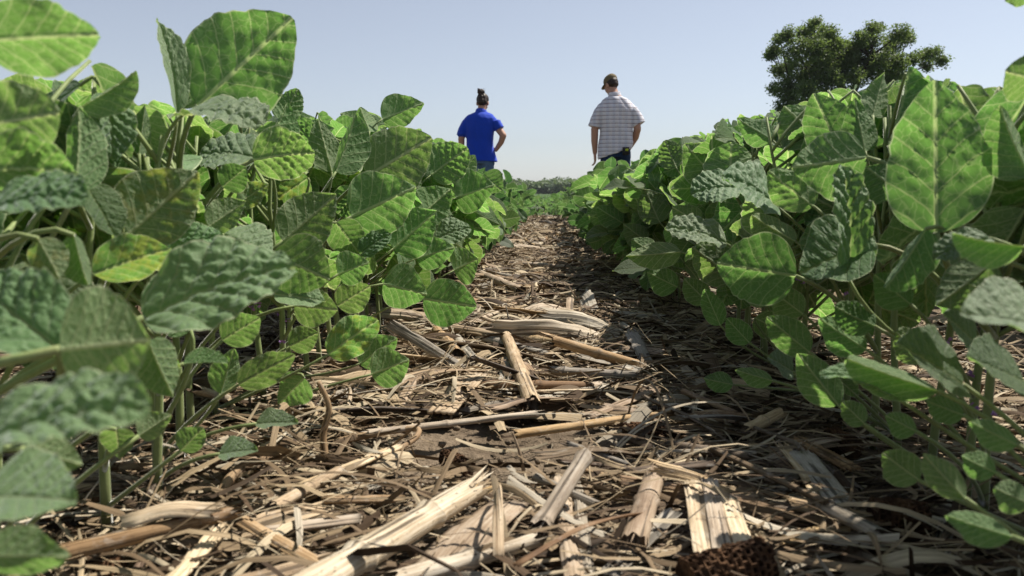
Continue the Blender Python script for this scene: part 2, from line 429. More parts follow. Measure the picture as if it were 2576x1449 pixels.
# ------------------------------------------------------------------ leaves that stand out in the photograph
# base pixel, tip pixel, width in pixels, side seen (u underside, t top), roll, shape, distance across the row, depth change at tip, material
Y_ = 'leaf_yellow'
HERO = [
 # left row
 (-60,105, 252,88, 195,'u',10,0,-.27,.00,'leaf'), (-70,320, 152,285, 205,'u',0,5,-.285,.01,'leaf'), (-60,430, 196,442, 165,'u',35,4,-.28,.02,'leaf'),
 (190,480, 168,245, 115,'u',-30,4,-.31,.01,'leaf'), (205,268, 343,176, 62,'u',-35,3,-.33,.02,'leaf'), (265,236, 278,402, 100,'t',-20,4,-.33,.00,'leaf'),
 (350,386, 366,262, 52,'u',10,1,-.36,.01,'leaf'), (497,266, 738,42, 262,'u',0,0,-.325,.01,'leaf'), (446,290, 392,48, 52,'t',30,7,-.325,.02,'leaf'),
 (458,272, 492,150, 62,'t',-20,4,-.35,.02,'leaf'), (462,286, 662,322, 95,'t',30,4,-.315,-.02,'leaf'), (655,398, 498,396, 85,'t',20,4,-.34,.0,'leaf'),
 (637,402, 792,386, 135,'u',15,4,-.32,.01,'leaf'), (655,392, 722,256, 70,'u',-35,3,-.33,.03,'leaf'), (705,300, 750,222, 70,'u',-10,4,-.35,.02,'leaf'),
 (835,432, 800,298, 82,'u',10,0,-.33,.02,'leaf'), (845,432, 893,282, 78,'u',-30,3,-.31,.02,'leaf'), (325,588, 500,430, 200,'u',5,1,-.305,.02,Y_),
 (236,690, 432,625, 122,'u',20,1,-.30,.0,Y_), (412,640, 563,596, 82,'t',25,4,-.30,.01,'leaf'), (-30,530, 224,505, 90,'t',30,4,-.27,.00,'leaf'),
 (215,465, 292,604, 88,'t',10,1,-.32,.00,'leaf'), (526,570, 620,506, 85,'u',15,1,-.32,.02,'leaf'), (562,590, 672,655, 105,'t',10,4,-.31,.0,'leaf'),
 (600,512, 676,466, 60,'u',15,5,-.34,.02,Y_), (775,448, 675,512, 88,'u',10,5,-.33,.02,Y_), (712,606, 848,488, 142,'u',0,1,-.30,.02,'leaf'),
 (686,640, 830,705, 165,'u',5,0,-.275,.01,'leaf'), (95,600, 150,702, 92,'u',10,1,-.29,.0,Y_), (186,592, 222,718, 68,'u',-20,3,-.28,.0,'leaf'),
 (150,880, 378,855, 320,'u',0,1,-.20,.01,'leaf'), (362,800, 748,676, 205,'t',30,4,-.225,.03,'leaf'), (150,880, -80,720, 230,'c',15,4,-.21,.02,'leaf'),
 (372,858, 452,1000, 125,'u',-20,4,-.245,.01,'leaf'), (-60,1120, 386,1036, 150,'t',45,4,-.185,.0,'leaf'), (60,1130, 208,1170, 105,'u',10,1,-.225,.01,'leaf'),
 (-60,1250, 196,1262, 165,'t',35,1,-.20,.0,'leaf'), (-60,1400, 174,1402, 120,'u',20,1,-.205,.0,'leaf'), (292,1080, 300,1156, 82,'u',10,1,-.29,.01,'leaf'),
 (350,1096, 436,1050, 75,'u',25,4,-.28,.01,'leaf'), (600,968, 743,892, 84,'u',10,0,-.28,.0,'leaf'), (556,990, 590,876, 72,'u',15,1,-.30,.0,'leaf'),
 (462,915, 572,915, 36,'u',35,3,-.28,.0,'leaf'), (884,545, 1048,470, 172,'u',0,1,-.275,.01,'leaf'), (925,442, 1088,345, 172,'u',0,0,-.28,.02,'leaf'),
 (962,300, 1072,262, 90,'u',10,4,-.31,.01,'leaf'), (990,625, 1100,530, 125,'u',5,1,-.27,.02,'leaf'), (964,714, 1075,742, 118,'u',10,1,-.24,.01,'leaf'),
 (1065,752, 1200,772, 124,'u',5,0,-.215,.01,'leaf'), (1048,650, 1145,622, 88,'u',10,1,-.24,.02,'leaf'), (1142,680, 1204,650, 100,'u',10,1,-.23,.02,'leaf'),
 (1146,498, 1252,470, 118,'u',15,4,-.25,.02,'leaf'), (1160,440, 1196,390, 52,'u',5,0,-.30,.02,'leaf'), (934,942, 1030,905, 105,'u',0,1,-.225,.0,'leaf'),
 (826,892, 952,805, 100,'u',10,5,-.25,.0,Y_), (905,915, 1000,850, 90,'u',15,1,-.26,.01,'leaf'), (1085,440, 1178,372, 110,'u',5,4,-.28,.02,'leaf'),
 (1100,600, 1185,575, 62,'t',20,4,-.24,.02,'leaf'), (845,560, 905,640, 95,'u',10,0,-.29,.02,'leaf'), (850,690, 930,660, 90,'u',10,1,-.26,.01,'leaf'),
 (740,770, 850,780, 100,'u',10,0,-.26,.01,'leaf'), (1060,540, 1140,470, 110,'u',0,4,-.28,.02,'leaf'), (905,640, 985,590, 55,'t',25,4,-.26,.01,'leaf'),
 (690,740, 820,760, 75,'t',15,1,-.275,.01,'leaf'), (930,330, 905,268, 60,'u',10,3,-.33,.02,'leaf'), (1215,440, 1262,480, 70,'u',0,0,-.26,.02,'leaf'),
 # right row
 (2355,585, 2352,197, 246,'u',0,0,.30,.01,'leaf'), (2235,366, 2286,164, 92,'u',-40,3,.33,.02,'leaf'), (2120,396, 2046,233, 138,'u',0,0,.34,.02,'leaf'),
 (2176,380, 2150,243, 84,'u',10,1,.34,.02,'leaf'), (2196,290, 2226,182, 66,'u',15,1,.36,.02,'leaf'), (2180,396, 1990,420, 178,'u',15,1,.31,.02,'leaf'),
 (1836,458, 1840,356, 136,'u',0,5,.31,.02,'leaf'), (1800,450, 1722,360, 100,'u',10,1,.32,.02,'leaf'), (1958,522, 1812,446, 94,'t',20,4,.28,-.01,'leaf'),
 (1855,470, 1738,492, 82,'t',15,4,.30,.0,'leaf'), (2046,518, 1934,428, 100,'u',15,5,.29,.01,'leaf'), (2136,704, 2112,416, 92,'t',-10,4,.27,.02,'leaf'),
 (2002,694, 1802,662, 188,'u',0,0,.275,.01,'leaf'), (2190,615, 2012,690, 175,'t',5,1,.29,.02,'leaf'), (1712,634, 1573,644, 70,'u',15,1,.26,.01,'leaf'),
 (1826,612, 1672,578, 66,'t',35,4,.26,.0,'leaf'), (2000,606, 1890,540, 85,'u',20,3,.31,.02,'leaf'), (2330,575, 2225,725, 85,'u',30,3,.29,.0,'leaf'),
 (2500,660, 2352,770, 130,'u',20,1,.31,.01,'leaf'), (2490,600, 2348,655, 62,'t',30,4,.30,.0,'leaf'), (2620,205, 2528,180, 135,'u',0,1,.34,.0,'leaf'),
 (2600,-20, 2528,0, 50,'u',0,1,.34,.0,'leaf'), (2590,440, 2515,262, 95,'u',25,3,.35,.02,'leaf'), (2660,830, 2412,790, 120,'t',40,1,.245,.0,'leaf'),
 (2036,886, 1928,796, 88,'u',5,0,.27,.0,'leaf'), (2110,1020, 2006,888, 100,'u',5,1,.265,.0,'leaf'), (2362,984, 2132,902, 84,'u',15,3,.265,.0,'leaf'),
 (2256,1000, 2060,948, 46,'t',45,2,.25,.0,'leaf'), (2424,968, 2250,866, 118,'t',10,1,.27,.0,'leaf'), (2312,1208, 2220,1140, 96,'u',5,0,.265,.0,'leaf'),
 (2428,1254, 2322,1142, 80,'u',10,1,.255,.0,'leaf'), (2545,1350, 2380,1296, 80,'u',15,1,.25,.0,'leaf'), (1844,968, 1770,952, 54,'u',5,1,.245,.0,'leaf'),
 (1944,958, 1850,930, 48,'u',15,1,.255,.0,'leaf'), (1812,818, 1772,726, 58,'u',5,0,.26,.0,'leaf'), (2180,880, 2060,800, 90,'u',15,1,.29,.0,'leaf'),
 (2200,820, 2100,770, 85,'u',15,4,.29,.01,'leaf'), (1940,350, 1850,290, 72,'u',10,4,.33,.02,'leaf'), (1700,420, 1672,352, 66,'u',0,4,.33,.02,'leaf'),
 (2075,640, 2060,540, 100,'u',10,1,.33,.02,'leaf'), (1850,700, 1740,620, 110,'u',5,1,.29,.02,'leaf'), (2260,480, 2180,420, 120,'u',10,1,.33,.02,'leaf'),
 (2576,620, 2400,586, 60,'u',40,3,.28,.0,'leaf'), (2560,1120, 2440,1060, 70,'u',15,1,.27,.0,'leaf'), (2576,960, 2430,900, 110,'t',10,1,.29,.0,'leaf'),
 (2290,765, 2200,690, 92,'u',10,1,.31,.0,'leaf'), (2455,865, 2370,790, 92,'t',10,1,.31,.0,'leaf'), (2020,790, 1940,730, 84,'u',5,1,.30,.0,'leaf'), (1935,762, 1868,700, 72,'u',10,0,.29,.0,'leaf'),
 (1704,722, 1628,684, 72,'u',10,1,.27,.0,'leaf'), (1645,640, 1588,600, 62,'u',15,1,.27,.01,'leaf'), (1885,862, 1828,800, 62,'u',10,0,.28,.0,'leaf'), (2335,902, 2255,835, 84,'u',15,4,.31,.0,'leaf'),
 (2545,765, 2440,715, 92,'u',10,1,.31,.0,'leaf'), (2425,1045, 2330,1008, 72,'u',15,1,.29,.0,'leaf'), (2305,1085, 2228,1045, 64,'u',15,1,.28,.0,'leaf'), (2175,1066, 2118,1010, 62,'u',10,0,.28,.0,'leaf'),
 (1995,936, 1930,898, 62,'t',10,1,.27,.0,'leaf'), (2505,1190, 2420,1148, 74,'u',10,1,.28,.0,'leaf'), (2590,1268, 2500,1226, 84,'u',10,1,.28,.0,'leaf'), (1565,560, 1500,520, 62,'u',10,1,.26,.01,'leaf'),
 (1625,606, 1568,560, 62,'u',10,4,.28,.01,'leaf'), (1780,760, 1720,700, 66,'u',10,1,.29,.0,'leaf'), (2080,930, 2160,1000, 70,'u',20,1,.29,.0,'leaf'), (1900,800, 1990,850, 72,'u',20,0,.30,.0,'leaf'),
 (470,765, 565,715, 98,'u',10,1,-.29,.0,'leaf'), (560,856, 655,800, 88,'u',10,0,-.29,.0,'leaf'), (455,1134, 512,1076, 72,'u',10,1,-.29,.0,'leaf'), (552,1142, 650,1132, 52,'t',20,1,-.28,.0,'leaf'),
 (600,706, 682,690, 84,'u',10,4,-.30,.0,'leaf'), (645,1066, 752,1064, 46,'t',30,1,-.27,.0,'leaf'), (190,1006, 262,955, 84,'u',15,1,-.30,.0,'leaf'), (728,872, 802,836, 72,'u',10,1,-.28,.0,'leaf'),
 (765,950, 700,1018, 92,'u',10,1,-.28,.0,'leaf'), (850,770, 932,720, 84,'u',10,0,-.27,.0,'leaf'), (385,955, 446,900, 84,'u',10,1,-.29,.0,Y_), (480,830, 420,780, 80,'u',15,4,-.31,.0,'leaf'),
 (300,520, 240,470, 80,'u',10,4,-.33,.0,'leaf'), (560,470, 620,420, 80,'u',5,1,-.34,.0,'leaf'), (900,480, 850,540, 80,'t',10,4,-.30,.0,'leaf'),
 (1660,560, 1620,470, 80,'u',5,1,.30,.02,'leaf'), (1760,560, 1690,520, 70,'u',15,1,.30,.02,'leaf'),
]
heroes = []
for i, (bx, by, tx, ty, wp, side, roll, sh, xt, dd, mt) in enumerate(HERO):
    rx = ray(bx, by).x; d = xt / rx if abs(rx) > 1e-3 else 1
    B = P(bx, by, d); T = P(tx, ty, d + dd); a = T - B; L = a.length
    v = ((B + T) / 2 - CAM).normalized()
    n = (-v); n = (n - a * n.dot(a) / a.length_squared).normalized()
    q = Matrix.Rotation(R(roll), 3, a.normalized()); n = q @ n
    vis = max(math.cos(R(roll)), .45)
    if side == 'u': n = -n
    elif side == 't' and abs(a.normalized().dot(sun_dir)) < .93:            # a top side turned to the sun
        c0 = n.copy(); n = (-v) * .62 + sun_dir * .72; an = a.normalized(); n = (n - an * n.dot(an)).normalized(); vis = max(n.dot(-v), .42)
    W = wp * d / F / vis / math.cos(SHAPES[sh]['fold'])
    # a curl shortens the chord: aim the base tangent a little above it
    c = SHAPES[sh]['curl']; a2 = (a.normalized() + n * math.tan(c / 2)).normalized(); n2 = n
    L2 = L / (math.sin(c / 2) / (c / 2))
    if side == 'u' and sh == 4 and i % 2: sh = 1
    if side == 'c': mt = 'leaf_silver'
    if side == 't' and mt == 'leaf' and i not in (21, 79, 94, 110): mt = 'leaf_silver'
    heroes.append(dict(B=B, T=T, a=a2, n=n2, L=L2, W=W, d=d, px=(bx, by, tx, ty, wp), sh=sh, mat=mt, var=i % 2, done=False))

def seg_d(px, py, h):
    bx, by, tx, ty, wp = h['px']; dx, dy = tx - bx, ty - by; l2 = dx * dx + dy * dy
    t = max(.12, min(.9, ((px - bx) * dx + (py - by) * dy) / l2))
    return math.hypot(px - bx - t * dx, py - by - t * dy)
SIL = [(-50, 190), (200, 200), (250, 200), (345, 262), (470, 290), (700, 290), (745, 240), (770, 285), (850, 285), (900, 272), (960, 285), (1075, 335), (1150, 372), (1200, 425), (1250, 445), (1300, 474),
       (1380, 492), (1440, 446), (1500, 428), (1600, 415), (1640, 365), (1700, 350), (1760, 332), (1830, 300), (1950, 290), (2050, 250), (2200, 205), (2330, 200), (2450, 225), (2700, 235)]
PL = [(535, 1330), (560, 1290), (620, 1225), (700, 1205), (820, 1150), (850, 1020), (930, 960), (990, 860), (1060, 700), (1140, 560), (1250, 330), (1449, 150), (1700, 60)]
PR = [(535, 1392), (560, 1425), (620, 1440), (700, 1520), (780, 1640), (850, 1740), (980, 1820), (1010, 1960), (1130, 2130), (1230, 2230), (1320, 2350), (1449, 2520), (1700, 2600)]
BIG = [((h['B'] + h['T']) / 2) for h in heroes if h['px'][4] >= 140]
def lerp_t(tab, x):
    if x <= tab[0][0]: return tab[0][1]
    for (a, b), (c, e) in zip(tab, tab[1:]):
        if x <= c: return b + (e - b) * (x - a) / (c - a)
    return tab[-1][1]
def allowed(pts, h_near=True):
    """keep the row's outline and the open path between the rows as they grew"""
    for p in pts:
        px, py, d = proj(p)
        if d < .25: return False
        if py < lerp_t(SIL, px): return False
        if py > 535 and lerp_t(PL, py) < px < lerp_t(PR, py): return False
        for h in heroes:
            if d < h['d'] + .02 and abs(px - h['px'][0]) < 420 and seg_d(px, py, h) < h['px'][4] * .5: return False
    for b_ in BIG:                                  # gaps in the canopy let the sun onto the big outer leaves
        w_ = pts[1] - b_; t_ = w_.dot(sun_dir)
        if t_ > .02 and (w_ - sun_dir * t_).length < .05: return False
    return True

# ------------------------------------------------------------------ soybean plants
def bezier(a, b, c, n):
    return [(a * (1 - t) ** 2 + b * 2 * t * (1 - t) + c * t * t) for t in [i / (n - 1) for i in range(n)]]

N0 = Vector((.18, .62, .42))
def leaf_plan(r, base, hgt, stem_at, n_leaves, side, check=True, size=1., spread=1., low=.10):
    """trifoliate leaves of one plant in world space"""
    out = []
    for k in range(n_leaves):
        f = (k + .5) / n_leaves
        ok = False
        for att in range(9 if check else 1):
            z = (low + (.96 - low) * f) * hgt
            node = stem_at(z / hgt)
            az = r.uniform(0, 6.283)
            if r.random() < .6: az = (0 if r.random() < .5 else math.pi) + r.gauss(0, .55)
            el = r.uniform(.25, .95) if f < .75 else r.uniform(.6, 1.3)
            pl = spread * (r.uniform(.09, .19) if f < .8 else r.uniform(.04, .12))
            d = Vector((math.cos(az) * math.cos(el), math.sin(az) * math.cos(el), math.sin(el)))
            E = node + d * pl
            hd = Vector((d.x, d.y, 0)).normalized()
            n = (N0 + Vector((r.gauss(0, .38), r.gauss(0, .38), r.gauss(0, .3))))
            if r.random() < .25: n = Vector((r.gauss(0, .6), -r.uniform(.0, .6), r.uniform(.3, .9)))
            n.normalize()
            a0 = hd * r.uniform(.5, 1) + Vector((0, 0, r.uniform(-.5, .75))); a0 = (a0 - n * a0.dot(n)).normalized()
            s0 = a0.cross(n)
            sz = size * (.055 + .048 * math.sin(math.pi * min(1, f * .9 + .12))) * r.uniform(.8, 1.2)
            lf = []
            for j, ang in enumerate((0, R(r.uniform(60, 95)), -R(r.uniform(60, 95)))):
                a = a0 * math.cos(ang) + s0 * math.sin(ang)
                n2 = (n + Vector((r.gauss(0, .25), r.gauss(0, .25), r.gauss(0, .25)))).normalized()
                b = E + (a0 * sz * .22 if j == 0 else a * .004)
                L = sz * (1.08 if j == 0 else .95) * r.uniform(.92, 1.08); W = L * r.uniform(.66, .82)
                lf.append((b, a, n2, L, W))
            good = lf
            if check:
                good = []
                for (b, a, n2, L, W) in lf:
                    s = a.cross(n2)
                    pts = [b + a * L * .15, b + a * L * .5, b + a * L, b + a * L * .4 + s * W * .5, b + a * L * .4 - s * W * .5]
                    if allowed(pts) : good.append((b, a, n2, L, W))
            if len(good) >= (2 if att < 5 else 1): ok = True; break
        if not ok: continue
        mid = node + d * pl * .55 + Vector((0, 0, -.012 * r.random()))
        pet = bezier(node, mid + Vector((0, 0, pl * .12)), E, 5)
        out.append((pet, good, r))
    return out

def make_stem(r, base, hgt, lean):
    pts = []
    ph = r.uniform(0, 6.28)
    for i in range(9):
        t = i / 8
        pts.append(Vector(base) + Vector((lean[0] * t + .006 * math.sin(t * 9 + ph) * t, lean[1] * t + .006 * math.cos(t * 8 + ph) * t, hgt * t - .015 * (i == 0))))
    def at(f):
        f = max(0, min(.999, f)) * 8; i = int(f); return pts[i].lerp(pts[i + 1], f - i)
    return pts, at

def flower_mb(mb, c, r, sc=1.):
    for k in range(r.randint(3, 6)):
        p = Vector(c) + Vector((r.gauss(0, .005), r.gauss(0, .005), r.gauss(0, .006))) * sc
        for q in range(2):
            a = r.uniform(0, 6.28); t = Vector((math.cos(a), math.sin(a), r.uniform(.1, .9))).normalized() * .0042 * sc
            s = t.cross(Vector((r.random(), r.random(), r.random()))).normalized() * .0026 * sc
            mb.add([p, p + t * .6 + s, p + t * 1.2, p + t * .6 - s], [(0, 1, 2, 3)])

plants = []
def soy_plant(x, y, seed, level, hgt=None, n_leaves=9):
    """level 2: every leaf and leaflet; 1: every leaf; returns the Empty"""
    r = random.Random(seed)
    hgt = r.uniform(.36, .47)
    while hgt > .22:
        p = proj((x, y, gzf(x, y) + hgt + .015))
        if p[2] < .1 or p[1] > lerp_t(SIL, p[0]) + 14: break
        hgt -= .01
    base = Vector((x, y, gzf(x, y)))
    root = empty('soybean_plant', base)
    lean = (r.gauss(0, .02), r.gauss(0, .02))
    pts, at = make_stem(r, base, hgt, lean)
    rad = [.0046 * (1 - .62 * i / 8) for i in range(9)]
    v, f, u = tube(pts, rad, 8 if level == 2 else 6)
    mb = MB(); mb.add(v, f, u); mb.build('stem', M['stem'], root, offset=base)
    plan = leaf_plan(r, base, hgt, at, n_leaves, 1 if x > 0 else -1, low=(.46 if x > 0 else .38) if y < 1.1 else .22)
    for (pet, lf, _) in plan:
        add_leaf(root, base, pet, lf, r, level)
    if r.random() < .55:
        mb = MB(); flower_mb(mb, at(r.uniform(.2, .5)) + Vector((r.uniform(-.012, .012), -.008, 0)), r)
        mb.build('flower_cluster', M['flower'], root, offset=base, smooth=False)
    plants.append((root, base, hgt, at, x, y, level))
    return root

def add_leaf(root, base, pet, lf, r, level, prad=.0019):
    n = len(pet)
    v, f, u = tube(pet, [prad * (1.25 - .4 * i / (n - 1)) for i in range(n)], 6 if level == 2 else 4)
    mb = MB(); mb.add(v, f, u)
    E = Vector(pet[-1])
    for (b, a, nn, L, W) in lf:
        if (b - E).length > .006:
            v, f, u = tube([E, E.lerp(b, .5), b], prad * .8, 5); mb.add(v, f, u)
    if level == 2:
        o = mb.build('leaf', M['stem'], root, offset=base)
        for (b, a, nn, L, W) in lf:
            sh = r.choice([0, 0, 1, 1, 2, 3, 4, 5, 5, 7]); mat = Y_ if r.random() < .012 else ('leaf_silver' if r.random() < (.35 if sh == 4 else .05) else 'leaf')
            me = hi_mesh(sh, r.randint(0, 1), mat)
            q = bpy.data.objects.new('leaflet', me); col.objects.link(q); q.parent = o
            q.matrix_local = leaf_mat4(b - base, a, nn, L, W)
    else:
        for (b, a, nn, L, W) in lf:
            sh = r.choice([0, 0, 1, 1, 2, 3, 4, 4, 5, 7]); g = MID[sh]
            mb.add(xf(leaf_mat4(b, a, nn, L, W), g['V']), g['F'], g['U'], g['E'], r.random(), 2 if r.random() < (.35 if sh == 4 else .05) else 1)
        o = mb.build('leaf', [M['stem'], M['leaf'], M['leaf_silver']], root, offset=base)
    return o

# near plants of the two rows beside the path
yy = .40
near = []
while yy < 3.3:
    for s in (-1, 1):
        x = s * .38 + rng.gauss(0, .012); y = yy + rng.uniform(-.02, .02)
        near.append((x, y))
    yy += .062 if yy < 1.6 else .085
for i, (x, y) in enumerate(near):
    lvl = 2 if y < 1.55 else 1
    nl = 5 if y < .5 else (10 if y < .75 else (16 if y < 1.5 else 19))
    soy_plant(x, y, 1000 + i, lvl, n_leaves=nl)

# the leaves that stand out go to the plant whose stem is closest
hero_of = {}
for i, h in enumerate(heroes):
    B = h['B']
    best = min(plants, key=lambda p: abs(p[1].y - (B.y + .02)) + (10 if p[4] * B.x < 0 else 0) + .01 * (len(hero_of.get(p[0].name, []))))
    root, base, hgt, at = best[:4]
    hero_of.setdefault(root.name, []).append(i)
    zrel = (B.z - base.z)
    f = max(.08, min(.97, (zrel - .09) / hgt)) if zrel < hgt + .05 else .97
    node = at(f)
    ax = h['a']
    ctrl = B - ax * (B - node).length * .45
    ctrl = ctrl.lerp((node + B) / 2 + Vector((0, 0, .01)), .45)
    pet = bezier(node, ctrl, B, 8)
    n = len(pet); v, f_, u = tube(pet, [(.0026 if h['px'][4] > 130 else .0018) * (1.25 - .4 * k / (n - 1)) for k in range(n)], 8)
    mb = MB(); mb.add(v, f_, u); o = mb.build('leaf', M['stem'], root, offset=base)
    q = bpy.data.objects.new('leaflet', hi_mesh(h['sh'], h['var'], h['mat'])); col.objects.link(q); q.parent = o
    q.matrix_local = leaf_mat4(B - base, h['a'], h['n'], h['L'], h['W'])
    h['root'] = root
# ------------------------------------------------------------------ plants further along: copies of a few whole plants
def proto_plant(seed, low=True):
    r = random.Random(seed); hgt = r.uniform(.38, .46)
    root = empty('soybean_plant', (0, 0, 0))
    pts, at = make_stem(r, Vector((0, 0, 0)), hgt, (r.gauss(0, .02), r.gauss(0, .02)))
    v, f, u = tube(pts, [.0045 * (1 - .6 * i / 8) for i in range(9)], 5)
    mb = MB(); mb.add(v, f, u); mb.build('stem', M['stem'], root)
    mb = MB()
    for (pet, lf, _) in leaf_plan(r, Vector((0, 0, 0)), hgt, at, 12, 1, check=False, size=1.0):
        v, f, u = tube(pet, .0016, 4); mb.add(v, f, u)
        for (b, a, nn, L, W) in lf:
            g = (LOW if low else MID)[r.choice([0, 0, 1, 1, 2, 3, 4, 5, 7])]
            mb.add(xf(leaf_mat4(b, a, nn, L, W), g['V']), g['F'], g['U'], g['E'], r.random(), 1)
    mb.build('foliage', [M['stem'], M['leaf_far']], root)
    return root, mb, hgt
kids = lambda o: [c for c in bpy.data.objects if c.parent == o]
protos = []
for i in range(8):
    o, mb, h = proto_plant(5000 + i, low=False); protos.append((o, [c for c in o.children], h, mb))
used = set()
def put_plant(k, x, y, rz, s):
    o, ch, h, mb = protos[k]
    loc = (x, y, gzf(x, y) - .01)
    if k not in used: r_ = o; used.add(k)
    else:
        r_ = o.copy(); col.objects.link(r_)
        for c in ch:
            d = c.copy(); col.objects.link(d); d.parent = r_
    r_.location = loc; r_.rotation_euler = (0, 0, rz); r_.scale = (s, s, s)
    return r_
far_plants = []
yy = 3.38
while yy < 11.5:
    for s in (-1, 1):
        x = s * (.38 if yy < 8 else .38 - .014 * (yy - 8)) + rng.gauss(0, .015)
        far_plants.append((put_plant(rng.randrange(8), x, yy + rng.uniform(-.04, .04), rng.gauss(0, .35), rng.uniform(.92, 1.04) * (.95 - .024 * (yy - 3.3))), s, yy))
    yy += .11 + .012 * (yy - 3)
side_plants = []
yy = .9
while yy < 7.5:
    for s in (-1, 1):
        x = s * 1.14 + rng.gauss(0, .015)
        side_plants.append((put_plant(rng.randrange(8), x, yy + rng.uniform(-.04, .04), rng.gauss(0, .35), rng.uniform(.85, 1.0)), s, yy))
    yy += .16 + .01 * yy
# the rest of the field, uncountable
mb = MB(); low_field = MB()
fr_ = random.Random(77)
lowp = []
for i in range(5):
    r = random.Random(6000 + i); pts, at = make_stem(r, Vector((0, 0, 0)), .42, (0, 0)); m = MB()
    for (pet, lf, _) in leaf_plan(r, Vector((0, 0, 0)), .42, at, 8, 1, check=False, size=1.15):
        for (b, a, nn, L, W) in lf:
            g = LOW[r.choice([0, 1, 2, 4, 5])]
            m.add(xf(leaf_mat4(b, a, nn, L, W), g['V']), g['F'], g['U'], g['E'], r.random())
    lowp.append(m)
flat = [(np.concatenate(m.v), np.array(m.f), np.concatenate(m.u), np.concatenate(m.e), np.concatenate(m.r)) for m in lowp]
def stuff_plant(x, y, s, rz):
    V, Fc, U, E, Rr = fr_.choice(flat)
    c, s_ = math.cos(rz) * s, math.sin(rz) * s
    W = np.stack([V[:, 0] * c - V[:, 1] * s_, V[:, 0] * s_ + V[:, 1] * c, V[:, 2] * s], -1) + np.array((x, y, gzf(x, y)))
    low_field.add(W, Fc, U, E, Rr)
for row in range(-7, 8):
    x0 = (row + .5) * .762
    if abs(row + .5) < .6: y0, y1 = 11.5, 60
    elif abs(row + .5) < 1.6: y0, y1 = 7.6, 60
    else: y0, y1 = 2.2 + abs(row) * .5, 60
    y = y0
    while y < y1:
        st = .17 + .018 * y
        stuff_plant(x0 + fr_.gauss(0, .03 + .004 * y), y, fr_.uniform(.78, .98) * (1 + .008 * y), fr_.gauss(0, .5)); y += st
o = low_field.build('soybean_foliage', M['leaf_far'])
tag(o, 'dense soybean canopy of the field running on past the crest of the path', 'crop', kind='stuff')

# ------------------------------------------------------------------ labels of the plants
HL = {7: 'soybean plant holding one very big pale green leaf up against the sky', 0: 'soybean plant with a large rounded leaf entering at the top left corner',
      30: 'nearest blurred soybean plant with a bright leaf over crinkled blue green leaves', 34: 'blurred soybean plant whose crinkled leaf lies flat low at the left edge',
      17: 'soybean plant with a broad yellow mottled leaf in the left row', 43: 'soybean plant whose broad scalloped leaf leans towards the path below the blue shirt',
      44: 'soybean plant with a large smooth rounded leaf left of the woman', 53: 'soybean plant with a low bright round leaf hanging over the straw',
      48: 'soybean plant pushing a round leaf furthest over the path from the left', 51: 'soybean plant with a pale netted leaf just below the denim jeans',
      66: 'soybean plant with a tall serrated leaf standing upright at the right', 78: 'soybean plant with a big oval backlit leaf in the right row',
      77: 'soybean plant with a narrow crinkled leaf standing on end in the right row', 86: 'soybean plant with a round leaf entering at the right edge below the corner',
      89: 'soybean plant with a blurred silvery leaf at the right edge', 95: 'soybean plant with low heart shaped leaf beside the bare stems at the right',
      68: 'soybean plant with a round glowing leaf under the oak tree', 72: 'soybean plant with a ragged edged glowing leaf right of the man',
      80: 'soybean plant with a pointed glowing leaf furthest over the path on the right', 24: 'soybean plant with a small yellowing leaf in the left row',
      37: 'soybean plant with a two toned leaf in the bottom left corner', 97: 'soybean plant with small leaves drooping in the bottom right corner', 19: 'soybean plant with a silvery leaf above the purple blossom'}
named = {}
for i, t in HL.items():
    n = heroes[i]['root'].name
    if n not in named: named[n] = t
def zone(y): return 'nearest the camera' if y < .9 else ('one step on' if y < 1.6 else 'a few steps on')
for (root, base, hgt, at, x, y, lvl) in plants:
    g = 'soybean plants in the row %s of the path' % ('left' if x < 0 else 'right')
    if root.name in named: tag(root, named[root.name], 'soybean plant', g)
    else: tag(root, 'leafy green soybean plant in the row %s of the path, %s' % ('left' if x < 0 else 'right', zone(y)), 'soybean plant', g + ', ' + zone(y))
for (root, s, y) in far_plants:
    z = 'halfway to the crest' if y < 7 else 'near the crest'
    tag(root, 'soybean plant in the row %s of the path, %s' % ('left' if s < 0 else 'right', z), 'soybean plant', 'soybean plants %s of the path %s' % ('left' if s < 0 else 'right', z))
for (root, s, y) in side_plants:
    tag(root, 'soybean plant of the next row out on the %s, mostly behind nearer leaves' % ('left' if s < 0 else 'right'), 'soybean plant', 'soybean plants in the next row on the %s' % ('left' if s < 0 else 'right'))

# ------------------------------------------------------------------ ground
def graded(a, b, n, core, step):
    xs = list(np.arange(-core, core + 1e-6, step)); k = step
    out = xs[:]; q = xs[-1]
    while q < b: k *= 1.18; q += k; out.append(q)
    q = xs[0]; k = step
    while q > a: k *= 1.18; q -= k; out.insert(0, q)
    return np.array(out)
gx = graded(-800, 800, 0, 1.3, .016)
gy = [-30, -12, -5, -2, -1, -.4, 0, .2]; k = .012; q = .3
while q < 1500: gy.append(q); q += k; k *= 1.013 if q < 3 else 1.045
gy = np.array(gy)
GX, GY = np.meshgrid(gx, gy)
GZ = gz(GX, GY)
near_ = (np.abs(GX) < 1.6) & (GY < 6) & (GY > 0)
for j, i in zip(*np.nonzero(near_)):
    x, y = GX[j, i], GY[j, i]
    GZ[j, i] += .010 * noise.noise(Vector((x * 14, y * 14, 0))) + .006 * noise.noise(Vector((x * 40, y * 40, 3))) + .003 * noise.noise(Vector((x * 95, y * 95, 7))) - .006
ground = mk('ground', np.stack([GX, GY, GZ], -1).reshape(-1, 3), grid_faces(len(gx), len(gy)), M['soil'])
tag(ground, kind='structure')
